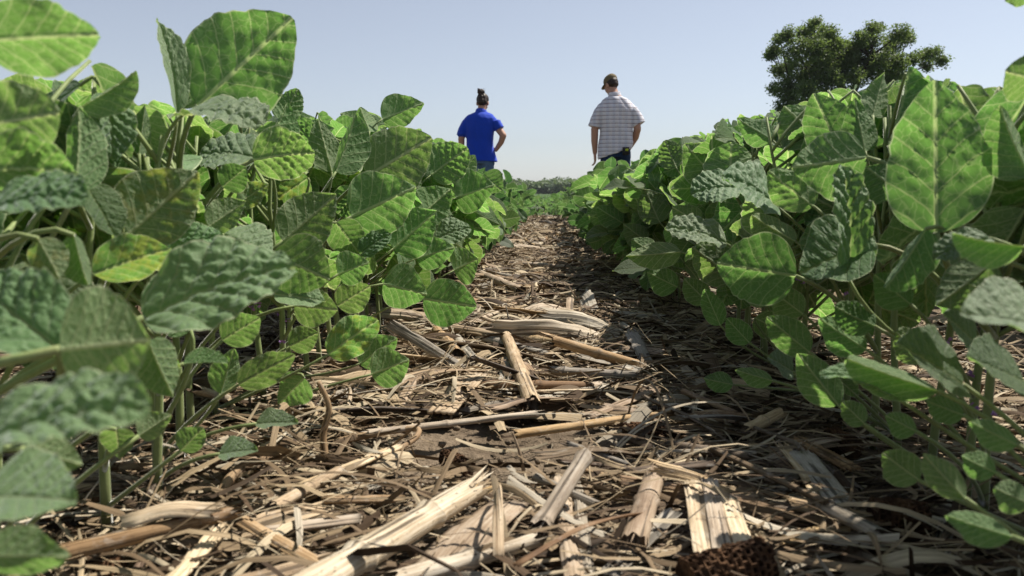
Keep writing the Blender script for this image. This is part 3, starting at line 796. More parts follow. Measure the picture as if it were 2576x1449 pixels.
# ------------------------------------------------------------------ corn residue between the rows
def stalk(L, r, seed, nodes=(), flat=.85, fray=(.6, .6), bend=0., seg=16, taper=.92, rough=.06, groove=.12):
    """round stalk along +Y from the origin, with node rings and torn ends"""
    q = random.Random(seed); rows = max(8, int(L / .006)); rows = min(rows, 44)
    ts = [i / (rows - 1) for i in range(rows)]
    for n in nodes:
        ts += [max(0, n - .0035 / L * 1.6), n, min(1, n + .0035 / L * 1.6)]
    ts = sorted(set(ts)); rows = len(ts)
    g0 = q.uniform(0, 6.28); V = []; U = []; E = []
    jag = [[q.random() ** 2 for _ in range(seg)] for _ in range(2)]
    for j, t in enumerate(ts):
        rr = r * (1 + (taper - 1) * t)
        for n in nodes:
            dn = abs(t - n) * L
            rr *= 1 + .21 * math.exp(-(dn / .0045) ** 2) - .05 * math.exp(-((dn - .008) / .004) ** 2)
        for k in range(seg):
            a = 2 * math.pi * k / seg
            nn = noise.noise(Vector((math.cos(a) * 1.4 + seed, math.sin(a) * 1.4, t * L * 30)))
            g = groove * math.exp(-((math.sin((a - g0) / 2)) / .22) ** 2)
            R_ = rr * (1 + rough * nn - g)
            y = t * L
            if j < 3: y -= fray[0] * r * jag[0][k] * (3 - j) / 1.5
            if j >= rows - 3: y += fray[1] * r * jag[1][k] * (j - rows + 4) / 1.5
            V.append((R_ * math.cos(a) + bend * math.sin(math.pi * t), y, R_ * math.sin(a) * flat + bend * .3 * math.sin(math.pi * t)))
            U.append((a * r, y)); E.append((max([0] + [math.exp(-(((t - n) * L) / .0042) ** 2) for n in nodes]), 0))
    F_ = [tuple(x) for x in grid_faces(seg, rows, True).tolist()]; mt = [0] * len(F_)
    for e, j in ((0, 0), (1, rows - 1)):
        b = len(V); sg = 1 if e == 0 else -1
        for k in range(seg):
            x, y, z = V[j * seg + k]; V.append((x * .72, y + sg * r * q.uniform(.2, .8), z * .72)); U.append((x, z))
        c = len(V); V.append((0, (0 if e == 0 else L) + sg * r * 1.0, 0)); U.append((0, 0))
        for k in range(seg):
            k2 = (k + 1) % seg
            f1 = (j * seg + k, b + k, b + k2, j * seg + k2); f2 = (b + k, c, b + k2)
            F_ += [f1 if e else f1[::-1], f2 if e else f2[::-1]]; mt += [1, 1]
    # splinters at the torn ends
    for e in (0, 1):
        for k in range(int(9 * fray[e])):
            a = q.uniform(0, 6.28); rr = r * q.uniform(.55, 1.0); y0 = 0 if e == 0 else L; sg = -1 if e == 0 else 1; l = r * q.uniform(.6, 2.6); wd = r * q.uniform(.05, .16)
            c = Vector((math.cos(a) * rr + (0), y0 - sg * r * .5, math.sin(a) * rr * flat)); tg_ = Vector((-math.sin(a), 0, math.cos(a))) * wd
            tip = c + Vector((math.cos(a) * l * q.uniform(-.1, .35), sg * (l + r * .5), math.sin(a) * l * q.uniform(-.1, .35))); md = c.lerp(tip, .55)
            b = len(V); V += [tuple(c - tg_), tuple(c + tg_), tuple(md + tg_ * .7), tuple(tip), tuple(md - tg_ * .7)]; U += [(a * r, 0), (a * r + wd, 0), (a * r + wd, l * .5), (a * r, l), (a * r, l * .5)]
            F_ += [(b, b + 1, b + 2, b + 4), (b + 4, b + 2, b + 3)]; mt += [0, 0]
    E += [(0, 0)] * (len(V) - len(E))
    return V, F_, U, mt, E

def trough(L, w, seed, arc=1.6, thick=.0022, bend=.0, rag=.3, twist=0., nodes=()):
    """split stalk or leaf sheath: a curved shell with thickness, along +Y"""
    q = random.Random(seed); nu = 12; nv = max(8, min(40, int(L / .008)))
    rad = w / max(arc, .05); V = []; U = []
    ej = [[q.uniform(0, 1) for _ in range(nu + 1)] for _ in range(2)]
    for s in range(2):
        for j in range(nv + 1):
            t = j / nv; tw = twist * t
            for i in range(nu + 1):
                a = (i / nu - .5) * arc
                nn = noise.noise(Vector((i * .45 + seed, t * L * 25, seed * .3)))
                R_ = rad - (thick if s else 0) + .0012 * nn + .0006 * math.sin(i * 2.3 + seed)
                for n in nodes: R_ += .0022 * math.exp(-((t - n) * L / .004) ** 2)
                x, z = R_ * math.sin(a), R_ * math.cos(a) - rad
                sq = 1 - rag * .25 * (noise.noise(Vector((seed, t * 6, i > nu / 2))) + .5) * abs(i / nu - .5) * 2
                x *= sq
                y = t * L - (ej[0][i] * w * rag if j == 0 else 0) + (ej[1][i] * w * rag if j == nv else 0)
                x, z = x * math.cos(tw) - z * math.sin(tw), x * math.sin(tw) + z * math.cos(tw)
                V.append((x, y, z + bend * math.sin(math.pi * t) * L)); U.append((i / nu * w, t * L))
    n1 = (nu + 1) * (nv + 1)
    F_ = [tuple(x)[::-1] for x in grid_faces(nu + 1, nv + 1).tolist()] + [tuple(k + n1 for k in x) for x in grid_faces(nu + 1, nv + 1).tolist()]
    for j in range(nv):
        for i in (0, nu):
            a = j * (nu + 1) + i; b = a + nu + 1
            F_.append((a, b, b + n1, a + n1) if i else (a, a + n1, b + n1, b))
    for j in (0, nv):
        for i in range(nu):
            a = j * (nu + 1) + i
            F_.append((a, a + 1, a + 1 + n1, a + n1))
    return V, F_, U, [0] * len(F_), [(0, 0)] * len(V)

def place(o, A, B, roll=0., up=Vector((0, 0, 1))):
    a = (B - A).normalized(); s = a.cross(up).normalized(); n = s.cross(a)
    m = Matrix((s, a, n)).transposed() @ Matrix.Rotation(roll, 3, 'Y')
    m4 = m.to_4x4(); m4.translation = A; o.matrix_world = m4; return o

def piece(name, geo, mat, A, B, roll, label, cat, group=None, end='dark'):
    V, F_, U, mt, E = geo
    o = mk(name, V, F_, [M[mat], M[end]], None, U, E, np.full(len(V), rng.random()), True, mt)
    place(o, A, B, roll); tag(o, label, cat, group); return o

# --- pieces that stand out (pixels of both ends, lift of both ends, diameter in px at the near end)
def hp(ax, ay, bx, by, za=.012, zb=.012): return hit(ax, ay, za + .013), hit(bx, by, zb + .013)
SG = 'corn stalk pieces on the path'
def hstalk(p, wpx, seed, mat, label, nodes=(), roll=0., za=.012, zb=.012, end='dark', **k):
    A, B = hp(*p, za, zb); L = (B - A).length
    d = min(-(CRT @ (A - CAM)).z, -(CRT @ (B - CAM)).z); r = wpx * (-(CRT @ ((A + B) / 2 - CAM)).z) / F / 2
    return piece('corn_stalk', stalk(L, r, seed, nodes, **k), mat, A, B, roll, label, 'corn stalk', SG, end)
def hsplit(p, wpx, seed, mat, label, arc=1.2, roll=0., za=.012, zb=.012, name='stalk_shell', cat='split stalk', **k):
    A, B = hp(*p, za, zb); L = (B - A).length; w_ = wpx * (-(CRT @ ((A + B) / 2 - CAM)).z) / F
    return piece(name, trough(L, w_ * (1 + arc * arc / 24), seed, arc, **k), mat, A, B, roll, label, cat, SG if cat == 'split stalk' else 'corn husks and leaf sheaths on the path')

hstalk((740, 1500, 1178, 1238), 88, 1, 'weathered', 'thickest pale corn stalk, two node rings and a torn end, at the bottom edge', (.30, .72), za=.022, zb=.026, fray=(.3, 2.2), seg=22, flat=.8, end='straw')
hsplit((1085, 1455, 1262, 1262), 150, 2, 'pale', 'wide pale husk curling up beside the thickest stalk', .9, za=.004, zb=.02, name='corn_husk', cat='corn husk', bend=.05, rag=.15, twist=.25, thick=.0008)
hsplit((1255, 1395, 1248, 1238), 26, 77, 'pale', 'thin twisted pale strip arching over the wide husk', .6, za=.03, zb=.028, name='corn_husk', cat='corn husk', bend=.16, rag=.1, twist=1.6, thick=.0007)
hstalk((1000, 1460, 1330, 1360), 56, 3, 'weathered', 'straw stalk with a dark ringed node crossing the bottom edge left of the middle', (.52,), za=.008, zb=.012, seg=18)
hstalk((1362, 1318, 1470, 1150), 46, 4, 'pale', 'pale stalk propped up at a slant across a split stalk', (.04, .96), za=.016, zb=.05, fray=(.5, .5), seg=18)
hsplit((1448, 1470, 1405, 1200), 52, 5, 'pale', 'long split stalk running towards the camera under the propped stalk', 1.5, za=.012, zb=.010, rag=.5)
hsplit((1482, 1470, 1452, 1215), 34, 6, 'grey', 'grey split slat lying close along the right of the long split stalk', .8, za=.008, zb=.008, rag=.6)
hstalk((1596, 1362, 1642, 1212), 62, 7, 'straw', 'short banded stalk with a crumbling dark lower end', (.62,), za=.016, zb=.018, fray=(1.2, 1.2), end='brown', seg=18)
hsplit((1775, 1395, 1742, 1208), 52, 8, 'pale', 'leftmost slat of the broad whitish split stalk', .55, za=.02, zb=.02, rag=.25, thick=.004)
hsplit((1822, 1398, 1786, 1204), 48, 9, 'pale', 'middle slat of the broad whitish split stalk', .5, za=.022, zb=.022, rag=.3, thick=.004)
hsplit((1876, 1380, 1832, 1252), 50, 10, 'pale', 'short rightmost slat of the broad whitish split stalk', .5, za=.02, zb=.02, rag=.3, thick=.004)
hstalk((160, 1390, 575, 1292), 50, 11, 'brown', 'long brown stalk with a swollen node lying in front of the left stems', (.80,), za=.02, zb=.02, seg=18, fray=(.5, .9))
hsplit((335, 1292, 530, 1272), 78, 12, 'straw', 'rounded striped husk heaped behind the long brown stalk', 2.2, za=.03, zb=.03, name='corn_husk', cat='corn husk', thick=.001, rag=.4, bend=.1)
hsplit((1108, 1034, 1196, 938), 66, 13, 'pale', 'flat pale board like piece of rind tilted in the sun', .25, za=.010, zb=.02, rag=.12, thick=.003)
hstalk((1338, 1010, 1272, 838), 36, 14, 'straw', 'banded stalk pointing straight up the path with a rotten near end', (.30, .62), za=.014, zb=.02, fray=(1., 1.2), seg=16)
hsplit((1268, 985, 1285, 850), 34, 15, 'grey', 'grey leaf sheath loosening from the banded stalk', .9, za=.006, zb=.006, name='corn_husk', cat='corn husk', thick=.0008)
hstalk((930, 1088, 1345, 1040), 24, 16, 'pale', 'long thin pale stalk lying straight across the path above the bare soil', (.45,), za=.010, zb=.014, flat=.7)
hstalk((1300, 1092, 1700, 1036), 25, 17, 'straw', 'long stalk with one joint crossing the shaded half of the path', (.36,), za=.012, zb=.014)
hstalk((1140, 826, 1300, 850), 26, 18, 'straw', 'straw stalk lying across the path beside the overhanging round leaf', (.7,), za=.014, zb=.012)
hstalk((1280, 846, 1425, 862), 24, 19, 'straw', 'straw stalk continuing the line to the right of the banded stalk', (.5,), za=.012, zb=.010)
hsplit((1372, 888, 1560, 886), 18, 20, 'pale', 'thin pale slat lying level across the middle of the path', .6, za=.010, zb=.010)
hstalk((1390, 932, 1590, 944), 26, 21, 'grey', 'grey stalk lying level below the thin pale slat', (.15, .8), za=.012, zb=.012)
hsplit((1345, 1000, 1530, 966), 36, 22, 'grey', 'grey split stalk right of the banded stalk', 1.0, za=.010, zb=.010)
hsplit((1460, 890, 1600, 925), 52, 23, 'grey', 'broad grey leaf blade lying flat in the shade', .5, za=.012, zb=.012, name='corn_husk', cat='corn husk', thick=.0006, rag=.6)
hsplit((1490, 1040, 1640, 980), 34, 24, 'straw', 'frayed split stalk slanting up towards the right row', .9, za=.010, zb=.014, rag=.9)
hstalk((1790, 1128, 2075, 1262), 20, 25, 'dark', 'thin dark stalk slanting down through the shade', (.5,), za=.016, zb=.02)
hstalk((2054, 1262, 2210, 1345), 46, 26, 'grey', 'thick hollow grey stalk beside the right stems', (.2,), za=.014, zb=.012, fray=(.8, 1.2))
hsplit((2010, 1100, 2145, 1172), 50, 27, 'brown', 'flattened brown stalk by the foot of the right row', .9, za=.014, zb=.012)
hsplit((2015, 1135, 2120, 1262), 70, 28, 'grey', 'smooth grey leaf sheath hanging down a slope by the right row', .5, za=.020, zb=.012, name='corn_husk', cat='corn husk', thick=.0008)
hsplit((768, 1215, 1000, 1118), 40, 29, 'pale', 'pale split stalk slanting up from the left row in sun', .9, za=.010, zb=.012)
hstalk((690, 1275, 850, 1185), 34, 30, 'straw', 'straw stalk slanting above the bottom husks on the left', (.5,), za=.010, zb=.010)
hsplit((600, 1300, 800, 1412), 44, 31, 'straw', 'grooved yellow straw stalk slanting down to the right from the left row', 1.3, za=.016, zb=.014)
hsplit((430, 1460, 540, 1340), 60, 32, 'pale', 'frayed pale bundle of rind in the bottom left', .8, za=.01, zb=.014, rag=1.4)
hsplit((560, 1470, 830, 1400), 70, 33, 'straw', 'broad straw sheath lying level at the bottom edge', .7, za=.01, zb=.012, name='corn_husk', cat='corn husk', thick=.001)
hsplit((820, 1250, 1010, 1248), 40, 34, 'straw', 'yellow straw bundle lying level left of the thickest stalk', 1.2, za=.012, zb=.012)
hsplit((660, 1330, 900, 1300), 46, 35, 'pale', 'broad pale flake of rind lying in the sun on the left', .5, za=.010, zb=.014)
hsplit((1270, 1262, 1375, 1300), 60, 36, 'dark', 'dark folded husk behind the propped stalk', 1.3, za=.012, zb=.014, name='corn_husk', cat='corn husk', thick=.0008)
hsplit((1530, 1440, 1690, 1285), 54, 37, 'grey', 'grey husk slanting up beside the crumbling stalk', .8, za=.010, zb=.014, name='corn_husk', cat='corn husk', thick=.0008)
hsplit((1300, 1420, 1620, 1290), 20, 38, 'brown', 'thin bent blade crossing over the long split stalk', .8, za=.026, zb=.022, name='corn_husk', cat='corn husk', thick=.0008, bend=.06, twist=.5)
hstalk((1500, 1270, 1350, 1200), 26, 39, 'grey', 'grey stalk half hidden behind the propped stalk', (.5,), za=.008, zb=.01)
hstalk((1690, 1120, 1880, 1150), 30, 40, 'dark', 'dark stalk lying level in the shade right of the bare soil', (.5,), za=.012, zb=.012)
hsplit((1580, 1180, 1790, 1160), 40, 41, 'dark', 'dark split stalk lying level above the broad whitish split stalk', 1.1, za=.012, zb=.012)
hstalk((1720, 985, 1850, 1040), 18, 42, 'brown', 'thin brown stalk slanting under the low leaves of the right row', (), za=.014, zb=.012)
hstalk((1880, 1080, 1960, 1040), 34, 43, 'straw', 'short sunlit stalk beside the right stems', (.5,), za=.012, zb=.016)
hstalk((1150, 890, 1098, 830), 30, 44, 'straw', 'short stalk pointing away beside the low round leaf', (.4,), za=.012, zb=.014)
hstalk((1190, 905, 1150, 850), 26, 45, 'grey', 'short grey stalk next to another short stalk left of the banded one', (.4,), za=.012, zb=.014)
hsplit((1260, 770, 1180, 812), 30, 46, 'pale', 'pale stalk lit by the sun at the foot of the left row', 1.3, za=.014, zb=.012)
hstalk((1212, 690, 1310, 730), 26, 47, 'straw', 'straw stalk lying slanted where the path narrows', (.5,), za=.016, zb=.014)
hstalk((1320, 664, 1420, 672), 14, 48, 'pale', 'thin pale stalk lying level far up the path', (.5,), za=.016, zb=.016)
hsplit((1580, 870, 1665, 880), 44, 49, 'straw', 'short curved husk in the dappled light by the right row', 1.6, za=.016, zb=.016, name='corn_husk', cat='corn husk', thick=.0008)

# twigs: bent roots and stubs
def twig(pts, r0, mat, label, name='dry_twig', cat='twig', r1=None):
    pts = [Vector(p) for p in pts]; dense = []
    for i in range(len(pts) - 1):
        p0 = pts[max(i - 1, 0)]; p1 = pts[i]; p2 = pts[i + 1]; p3 = pts[min(i + 2, len(pts) - 1)]
        for k in range(6):
            t = k / 6
            dense.append(.5 * ((2 * p1) + (p2 - p0) * t + (2 * p0 - 5 * p1 + 4 * p2 - p3) * t * t + (3 * p1 - p0 - 3 * p2 + p3) * t ** 3))
    dense.append(pts[-1]); n = len(dense); r1 = r0 * .6 if r1 is None else r1
    v, f, u = tube(dense, [(r0 + (r1 - r0) * i / n) * (1 + .12 * noise.noise(d * 90)) for i, d in enumerate(dense)], 9)
    o = mk(name, v - np.array(pts[0]), f, M[mat], None, u, None, np.full(len(v), .5)); o.location = pts[0]
    tag(o, label, cat, 'twigs and dry roots on the path'); return o
def gp(px, py, dz=.006): return hit(px, py, dz + .008)
b0 = gp(822, 1168, .0)
twig([b0, b0 + Vector((-.004, .004, .03)), b0 + Vector((.003, .004, .06)), b0 + Vector((-.006, .0, .088))], .0042, 'straw', 'upright dry stub standing at the edge of the left row')
twig([gp(556, 1242, .0), gp(590, 1190, .012), gp(640, 1160, .014), gp(705, 1150, .008), gp(760, 1165, .003)], .0055, 'brown', 'curved brown root arching over bare soil by the left row')
twig([gp(330, 1460, .0), gp(370, 1390, .008), gp(420, 1340, .02), gp(450, 1330, .02)], .0035, 'brown', 'thin brown twig bending up under the long brown stalk')
twig([gp(850, 1110, .006), gp(950, 1090, .012), gp(1040, 1078, .016), gp(1052, 1092, .016), gp(1020, 1120, .012), gp(900, 1180, .006)], .0042, 'straw', 'hooked straw twig bent back on itself left of the bare soil')
b0 = gp(1318, 1190, .0)
twig([b0, b0 + Vector((-.004, .0, .02)), b0 + Vector((-.012, .004, .042))], .0022, 'brown', 'small brown splinter standing up out of the bare soil', r1=.0008)
b0 = gp(1280, 830, .0)
twig([b0, b0 + Vector((.0, .0, .02)), b0 + Vector((-.006, .0, .05))], .003, 'grey', 'thin grey splinter standing at the far end of the banded stalk', r1=.001)
twig([gp(860, 1075, .004), gp(880, 1000, .02), gp(878, 975, .03)], .004, 'straw', 'second upright stub right of the taller dry stub')
twig([gp(1010, 1230, .01), gp(1100, 1255, .012), gp(1190, 1240, .012), gp(1320, 1330, .008)], .0016, 'dark', 'dark wiry stem trailing from the thickest stalk')
twig([gp(1850, 1060, .01), gp(1990, 1110, .03), gp(2010, 1130, .03)], .003, 'dark', 'dark twig lying by the low leaves of the right row')

# corn cobs, half buried
def cob(A, B, r, label, seed):
    q = random.Random(seed); L = (B - A).length; mb = MB(); nc = 17; nr = max(6, int(L / .005))
    core, f, u = tube([Vector((0, L * i / 8, 0)) for i in range(9)], [r * (.86 - .1 * abs(i / 8 - .5)) for i in range(9)], 16); mb.add(core, f, u)
    for j in range(nr):
        for k in range(nc):
            a = 2 * math.pi * (k + .5 * (j % 2)) / nc; y = (j + .5) * L / nr
            ca, sa = math.cos(a), math.sin(a); h = r * q.uniform(.94, 1.12); b = r * .80
            wa = 2 * math.pi * r / nc * .52; wy = L / nr * .52
            T = Vector((-sa, 0, ca)); N_ = Vector((ca, 0, sa)); Yv = Vector((0, 1, 0)); C = Vector((0, y, 0))
            cs = [(-1, -1), (1, -1), (1, 1), (-1, 1)]
            v = [C + N_ * b + T * wa * i + Yv * wy * jj for i, jj in cs]
            v += [C + N_ * h * q.uniform(.93, 1.06) + T * wa * i * q.uniform(.75, 1.2) + Yv * wy * jj * q.uniform(.75, 1.2) for i, jj in cs]
            v += [C + N_ * h * .97 + T * wa * .6 * i + Yv * wy * .6 * jj for i, jj in cs]
            v += [C + N_ * b * 1.02 + T * wa * .5 * i + Yv * wy * .5 * jj for i, jj in cs]
            F_ = []
            for p_ in range(4):
                n_ = (p_ + 1) % 4
                F_ += [(p_, n_, 4 + n_, 4 + p_), (4 + p_, 4 + n_, 8 + n_, 8 + p_), (8 + p_, 8 + n_, 12 + n_, 12 + p_)]
            F_.append((12, 13, 14, 15)); mb.add(v, F_)
    o = mb.build('corn_cob', M['cob'], None, False); place(o, A, B); tag(o, label, 'corn cob', 'old corn cobs'); return o
cob(gp(1730, 1468, .016), gp(1925, 1412, .020), .016, 'dark brown honeycombed corn cob at the bottom edge below the whitish split stalk', 1)
cob(gp(2195, 1300, .010), gp(2325, 1310, .010), .015, 'dark honeycombed corn cob in the shade among the right stems', 2)
cob(gp(1560, 1090, .006), gp(1660, 1082, .006), .011, 'reddish brown crumbling cob in the shade right of the bare soil', 3)
cob(gp(1120, 1150, .002), gp(1180, 1178, .002), .009, 'crumbling tan cob fragment half sunk in the bare soil', 4)
cob(gp(225, 1450, .002), gp(300, 1442, .002), .011, 'broken cob in the bottom left corner under the brown stalk', 5)
cob(gp(2090, 1100, .01), gp(2150, 1130, .01), .012, 'crumbling cob at the foot of the right stems behind the flattened stalk', 6)

# --- the many smaller pieces: a few kinds, copied
KIND = []
for i, (mat, nm) in enumerate((('straw', 'straw coloured'), ('pale', 'pale'), ('grey', 'grey'), ('brown', 'brown'), ('dark', 'dark'))):
    for j in range(2):
        q = random.Random(400 + i * 9 + j)
        KIND.append(('corn_stalk', nm + ' piece of corn stalk', mat, stalk(.11, .0085, 500 + i * 7 + j, (q.uniform(.2, .8),), fray=(1., 1.5), seg=12), 'corn stalk'))
        KIND.append(('stalk_shell', nm + ' split piece of stalk', mat, trough(.10, .016, 600 + i * 7 + j, 1.5, rag=.5), 'split stalk'))
        KIND.append(('corn_husk', nm + ' broad husk', mat, trough(.13, .040, 800 + i * 7 + j, .7, thick=.0008, rag=.7, bend=.10, twist=.9), 'corn husk'))
        KIND.append(('stalk_shell', nm + ' flattened length of stalk', mat, trough(.15, .026, 900 + i * 7 + j, .9, rag=.9, bend=.03, twist=.25), 'split stalk'))
        KIND.append(('corn_husk', nm + ' scrap of corn husk', mat, trough(.09, .026, 700 + i * 7 + j, .8, thick=.0008, rag=.8, bend=.08, twist=.6), 'corn husk'))
kobj = []
hero_px = [proj(o.matrix_world.translation) for o in bpy.data.objects if o.name.startswith(('corn_stalk', 'stalk_shell', 'corn_husk'))]
kmesh = {}
npl = 0; q = random.Random(9)
while npl < 280:
    y = .62 + 8.2 * q.random() ** 1.9; x = q.gauss(0, .17 if y > 1 else .24)
    if abs(x) > .5: continue
    k = q.randrange(len(KIND)); nm, lab, mat, geo, cat = KIND[k]
    px, py, d = proj((x, y, gzf(x, y)))
    if not (0 < px < 2576 and py < 1500): continue
    if 'broad' in lab and (y < .95 or q.random() < .35): continue
    if ((px - 1265) / 330) ** 2 + ((py - 1140) / 85) ** 2 < 1: continue
    if py > 1215 and 500 < px < 1950 and (mat == 'dark' or q.random() < .65): continue
    if x > .05 and q.random() < .4 and mat == 'pale': continue
    if k not in kmesh:
        V, F_, U, mt, E = geo; o = mk(nm, V, F_, [M[mat], M['dark']], None, U, E, np.full(len(V), .3), True, mt); kmesh[k] = o
    else:
        o = bpy.data.objects.new(nm, kmesh[k].data); col.objects.link(o)
    yaw = q.gauss(math.pi / 2, .75); s = q.uniform(.6, 1.6) * (.72 if y < 1 else 1 if y < 2 else .85)
    A = Vector((x, y, gzf(x, y) + q.uniform(.006, .024))); B = A + Vector((math.cos(yaw + math.pi / 2), math.sin(yaw + math.pi / 2), q.gauss(0, .16)))
    place(o, A, B, q.uniform(-.8, .8)); o.scale = (s * q.uniform(.6, 1.1), s, s * q.uniform(.6, 1.1))
    w1 = 'short' if s < .85 else ('long' if s > 1.1 else 'mid length')
    across = abs(math.sin(yaw)); dirn = 'lying crosswise' if across > .8 else ('lying lengthwise' if across < .45 else 'lying aslant')
    wh = 'under the left row' if x < -.17 else ('under the right row' if x > .17 else 'mid path')
    far = 'in front' if y < 1.1 else ('further on' if y < 2.2 else ('halfway along' if y < 4 else 'far off'))
    lb = '%s %s %s %s %s' % (w1, lab, dirn, far, wh)
    tag(o, lb, cat, lb + ' (alike)'); npl += 1

# --- shredded leaves, rind and fibres: uncountable
def strips(N, seed, xs, ys, ln, wd, zmax, colour, curv=8., seg=6):
    g = np.random.default_rng(seed); x, y = xs(g, N), ys(g, N)
    keep = np.ones(N, bool)
    for i in range(N):
        px, py, d = proj((x[i], y[i], gzf(x[i], y[i])))
        e = ((px - 1260) / 180) ** 2 + ((py - 1140) / 58) ** 2
        if e < (2.6 if ln[1] > .15 else 1.7) and g.random() < .96: keep[i] = False
    x, y = x[keep], y[keep]; N = len(x)
    L = g.uniform(*ln, N) * g.uniform(.6, 1.3, N); W = g.uniform(*wd, N) * g.uniform(.5, 1.2, N)
    yaw = g.normal(0, .85, N); pitch = g.normal(0, .10, N); roll = g.normal(0, .5, N)
    kz = g.normal(0, curv, N); kx = g.normal(0, curv * .5, N); z0 = g.random(N) ** 1.5 * zmax
    t = np.linspace(-.5, .5, seg + 1)[None, :] * L[:, None]
    cx = t; cz = kz[:, None] * (t ** 2 - (L[:, None] ** 2) / 8) * .5; cy = kx[:, None] * t ** 2 * .5
    c = np.array([-1., 0., 1.])
    tw = roll[:, None] + g.normal(0, .5, N)[:, None] * np.linspace(-1, 1, seg + 1)[None, :]
    wprof = W[:, None] * (1 - .35 * np.abs(np.linspace(-1, 1, seg + 1)[None, :]) ** 3) * .5
    lx = np.repeat(cx[:, :, None], 3, 2)
    ly = cy[:, :, None] + wprof[:, :, None] * c * np.cos(tw)[:, :, None]
    lz = cz[:, :, None] + wprof[:, :, None] * (c * np.sin(tw)[:, :, None] + .35 * (1 - np.abs(c)))
    lz = lz + lx * np.sin(pitch)[:, None, None]
    X = lx * np.cos(yaw)[:, None, None] - ly * np.sin(yaw)[:, None, None] + x[:, None, None]
    Y = lx * np.sin(yaw)[:, None, None] + ly * np.cos(yaw)[:, None, None] + y[:, None, None]
    base = gz(x, y)
    Z = lz + (base + z0 + .002)[:, None, None]
    Z = np.maximum(Z, gz(X, Y) - .004)
    V = np.stack([X, Y, Z], -1).reshape(-1, 3)
    n = (seg + 1) * 3; gf = grid_faces(3, seg + 1)
    Fc = (gf[None] + (np.arange(N) * n)[:, None, None]).reshape(-1, 4)
    off = g.uniform(0, 3, N)
    U = np.stack([(wprof[:, :, None] * c) + off[:, None, None], np.repeat((t + off[:, None])[:, :, None], 3, 2)], -1).reshape(-1, 2)
    rr = np.clip(colour(g, x, N), 0, 1)
    return V, Fc, U, np.repeat(rr, n)
lit = MB()
def addstrips(*a, **k):
    V, Fc, U, rr = strips(*a, **k); lit.add(V, Fc, U, None, rr)
colr = lambda g, x, N: np.clip(g.beta(1.4, 1.5, N), 0, 1)
addstrips(8200, 1, lambda g, N: g.uniform(-.85, .85, N), lambda g, N: .45 + 1.6 * g.random(N), (.04, .16), (.0018, .0085), .026, colr)
addstrips(260, 8, lambda g, N: g.uniform(-.6, .6, N), lambda g, N: .45 + 1.6 * g.random(N), (.06, .16), (.012, .026), .014, colr)
addstrips(6500, 2, lambda g, N: g.uniform(-.9, .9, N), lambda g, N: 2.0 + 3 * g.random(N), (.05, .18), (.003, .011), .026, colr)
addstrips(6000, 3, lambda g, N: g.uniform(-.8, .8, N), lambda g, N: 4.6 + 8 * g.random(N), (.05, .2), (.006, .019), .04, lambda g, x, N: g.beta(1.5, 1.2, N))
addstrips(2600, 4, lambda g, N: np.where(g.random(N) < .5, -1, 1) * g.uniform(.8, 2.2, N), lambda g, N: .5 + 5 * g.random(N) ** 1.5, (.05, .15), (.008, .025), .02, colr)
addstrips(3600, 5, lambda g, N: g.uniform(-.6, .6, N), lambda g, N: .45 + 1.5 * g.random(N) ** 1.3, (.02, .07), (.0007, .0018), .026, lambda g, x, N: g.uniform(.2, .9, N), curv=22.)
addstrips(350, 11, lambda g, N: g.uniform(-.5, .5, N), lambda g, N: .45 + 2.2 * g.random(N) ** 1.3, (.09, .26), (.0015, .0035), .034, lambda g, x, N: g.uniform(.3, .95, N), curv=7., seg=12)
addstrips(350, 12, lambda g, N: g.uniform(-.6, .6, N), lambda g, N: .5 + 3. * g.random(N), (.05, .15), (.014, .028), .020, lambda g, x, N: g.uniform(.05, .9, N), curv=10.)
o = lit.build('crop_residue', M['litter'])
tag(o, 'shredded dry corn leaves, rind and fibres littering the soil between the rows', 'crop residue', kind='stuff')
# crumbs of soil
mb = MB(); g = random.Random(21)
ico = [(0, 0, 1), (.89, 0, .45), (.28, .85, .45), (-.72, .53, .45), (-.72, -.53, .45), (.28, -.85, .45), (.72, .53, -.45), (-.28, .85, -.45), (-.89, 0, -.45), (-.28, -.85, -.45), (.72, -.53, -.45), (0, 0, -1)]
icf = [(0, 1, 2), (0, 2, 3), (0, 3, 4), (0, 4, 5), (0, 5, 1), (1, 6, 2), (2, 7, 3), (3, 8, 4), (4, 9, 5), (5, 10, 1), (2, 6, 7), (3, 7, 8), (4, 8, 9), (5, 9, 10), (1, 10, 6), (11, 7, 6), (11, 8, 7), (11, 9, 8), (11, 10, 9), (11, 6, 10)]
for k in range(3000):
    y = .45 + 1.6 * g.random() ** 1.4; x = g.uniform(-.55, .55); s = .0012 + .0045 * g.random() ** 3
    mb.add([(x + a * s * g.uniform(.6, 1.2), y + b * s * g.uniform(.6, 1.2), gzf(x, y) + s * .1 + c * s * g.uniform(.5, 1)) for a, b, c in ico], icf)
o = mb.build('soil_crumbs', M['soil']); tag(o, 'crumbs of dry soil between the straw', 'soil', kind='stuff')
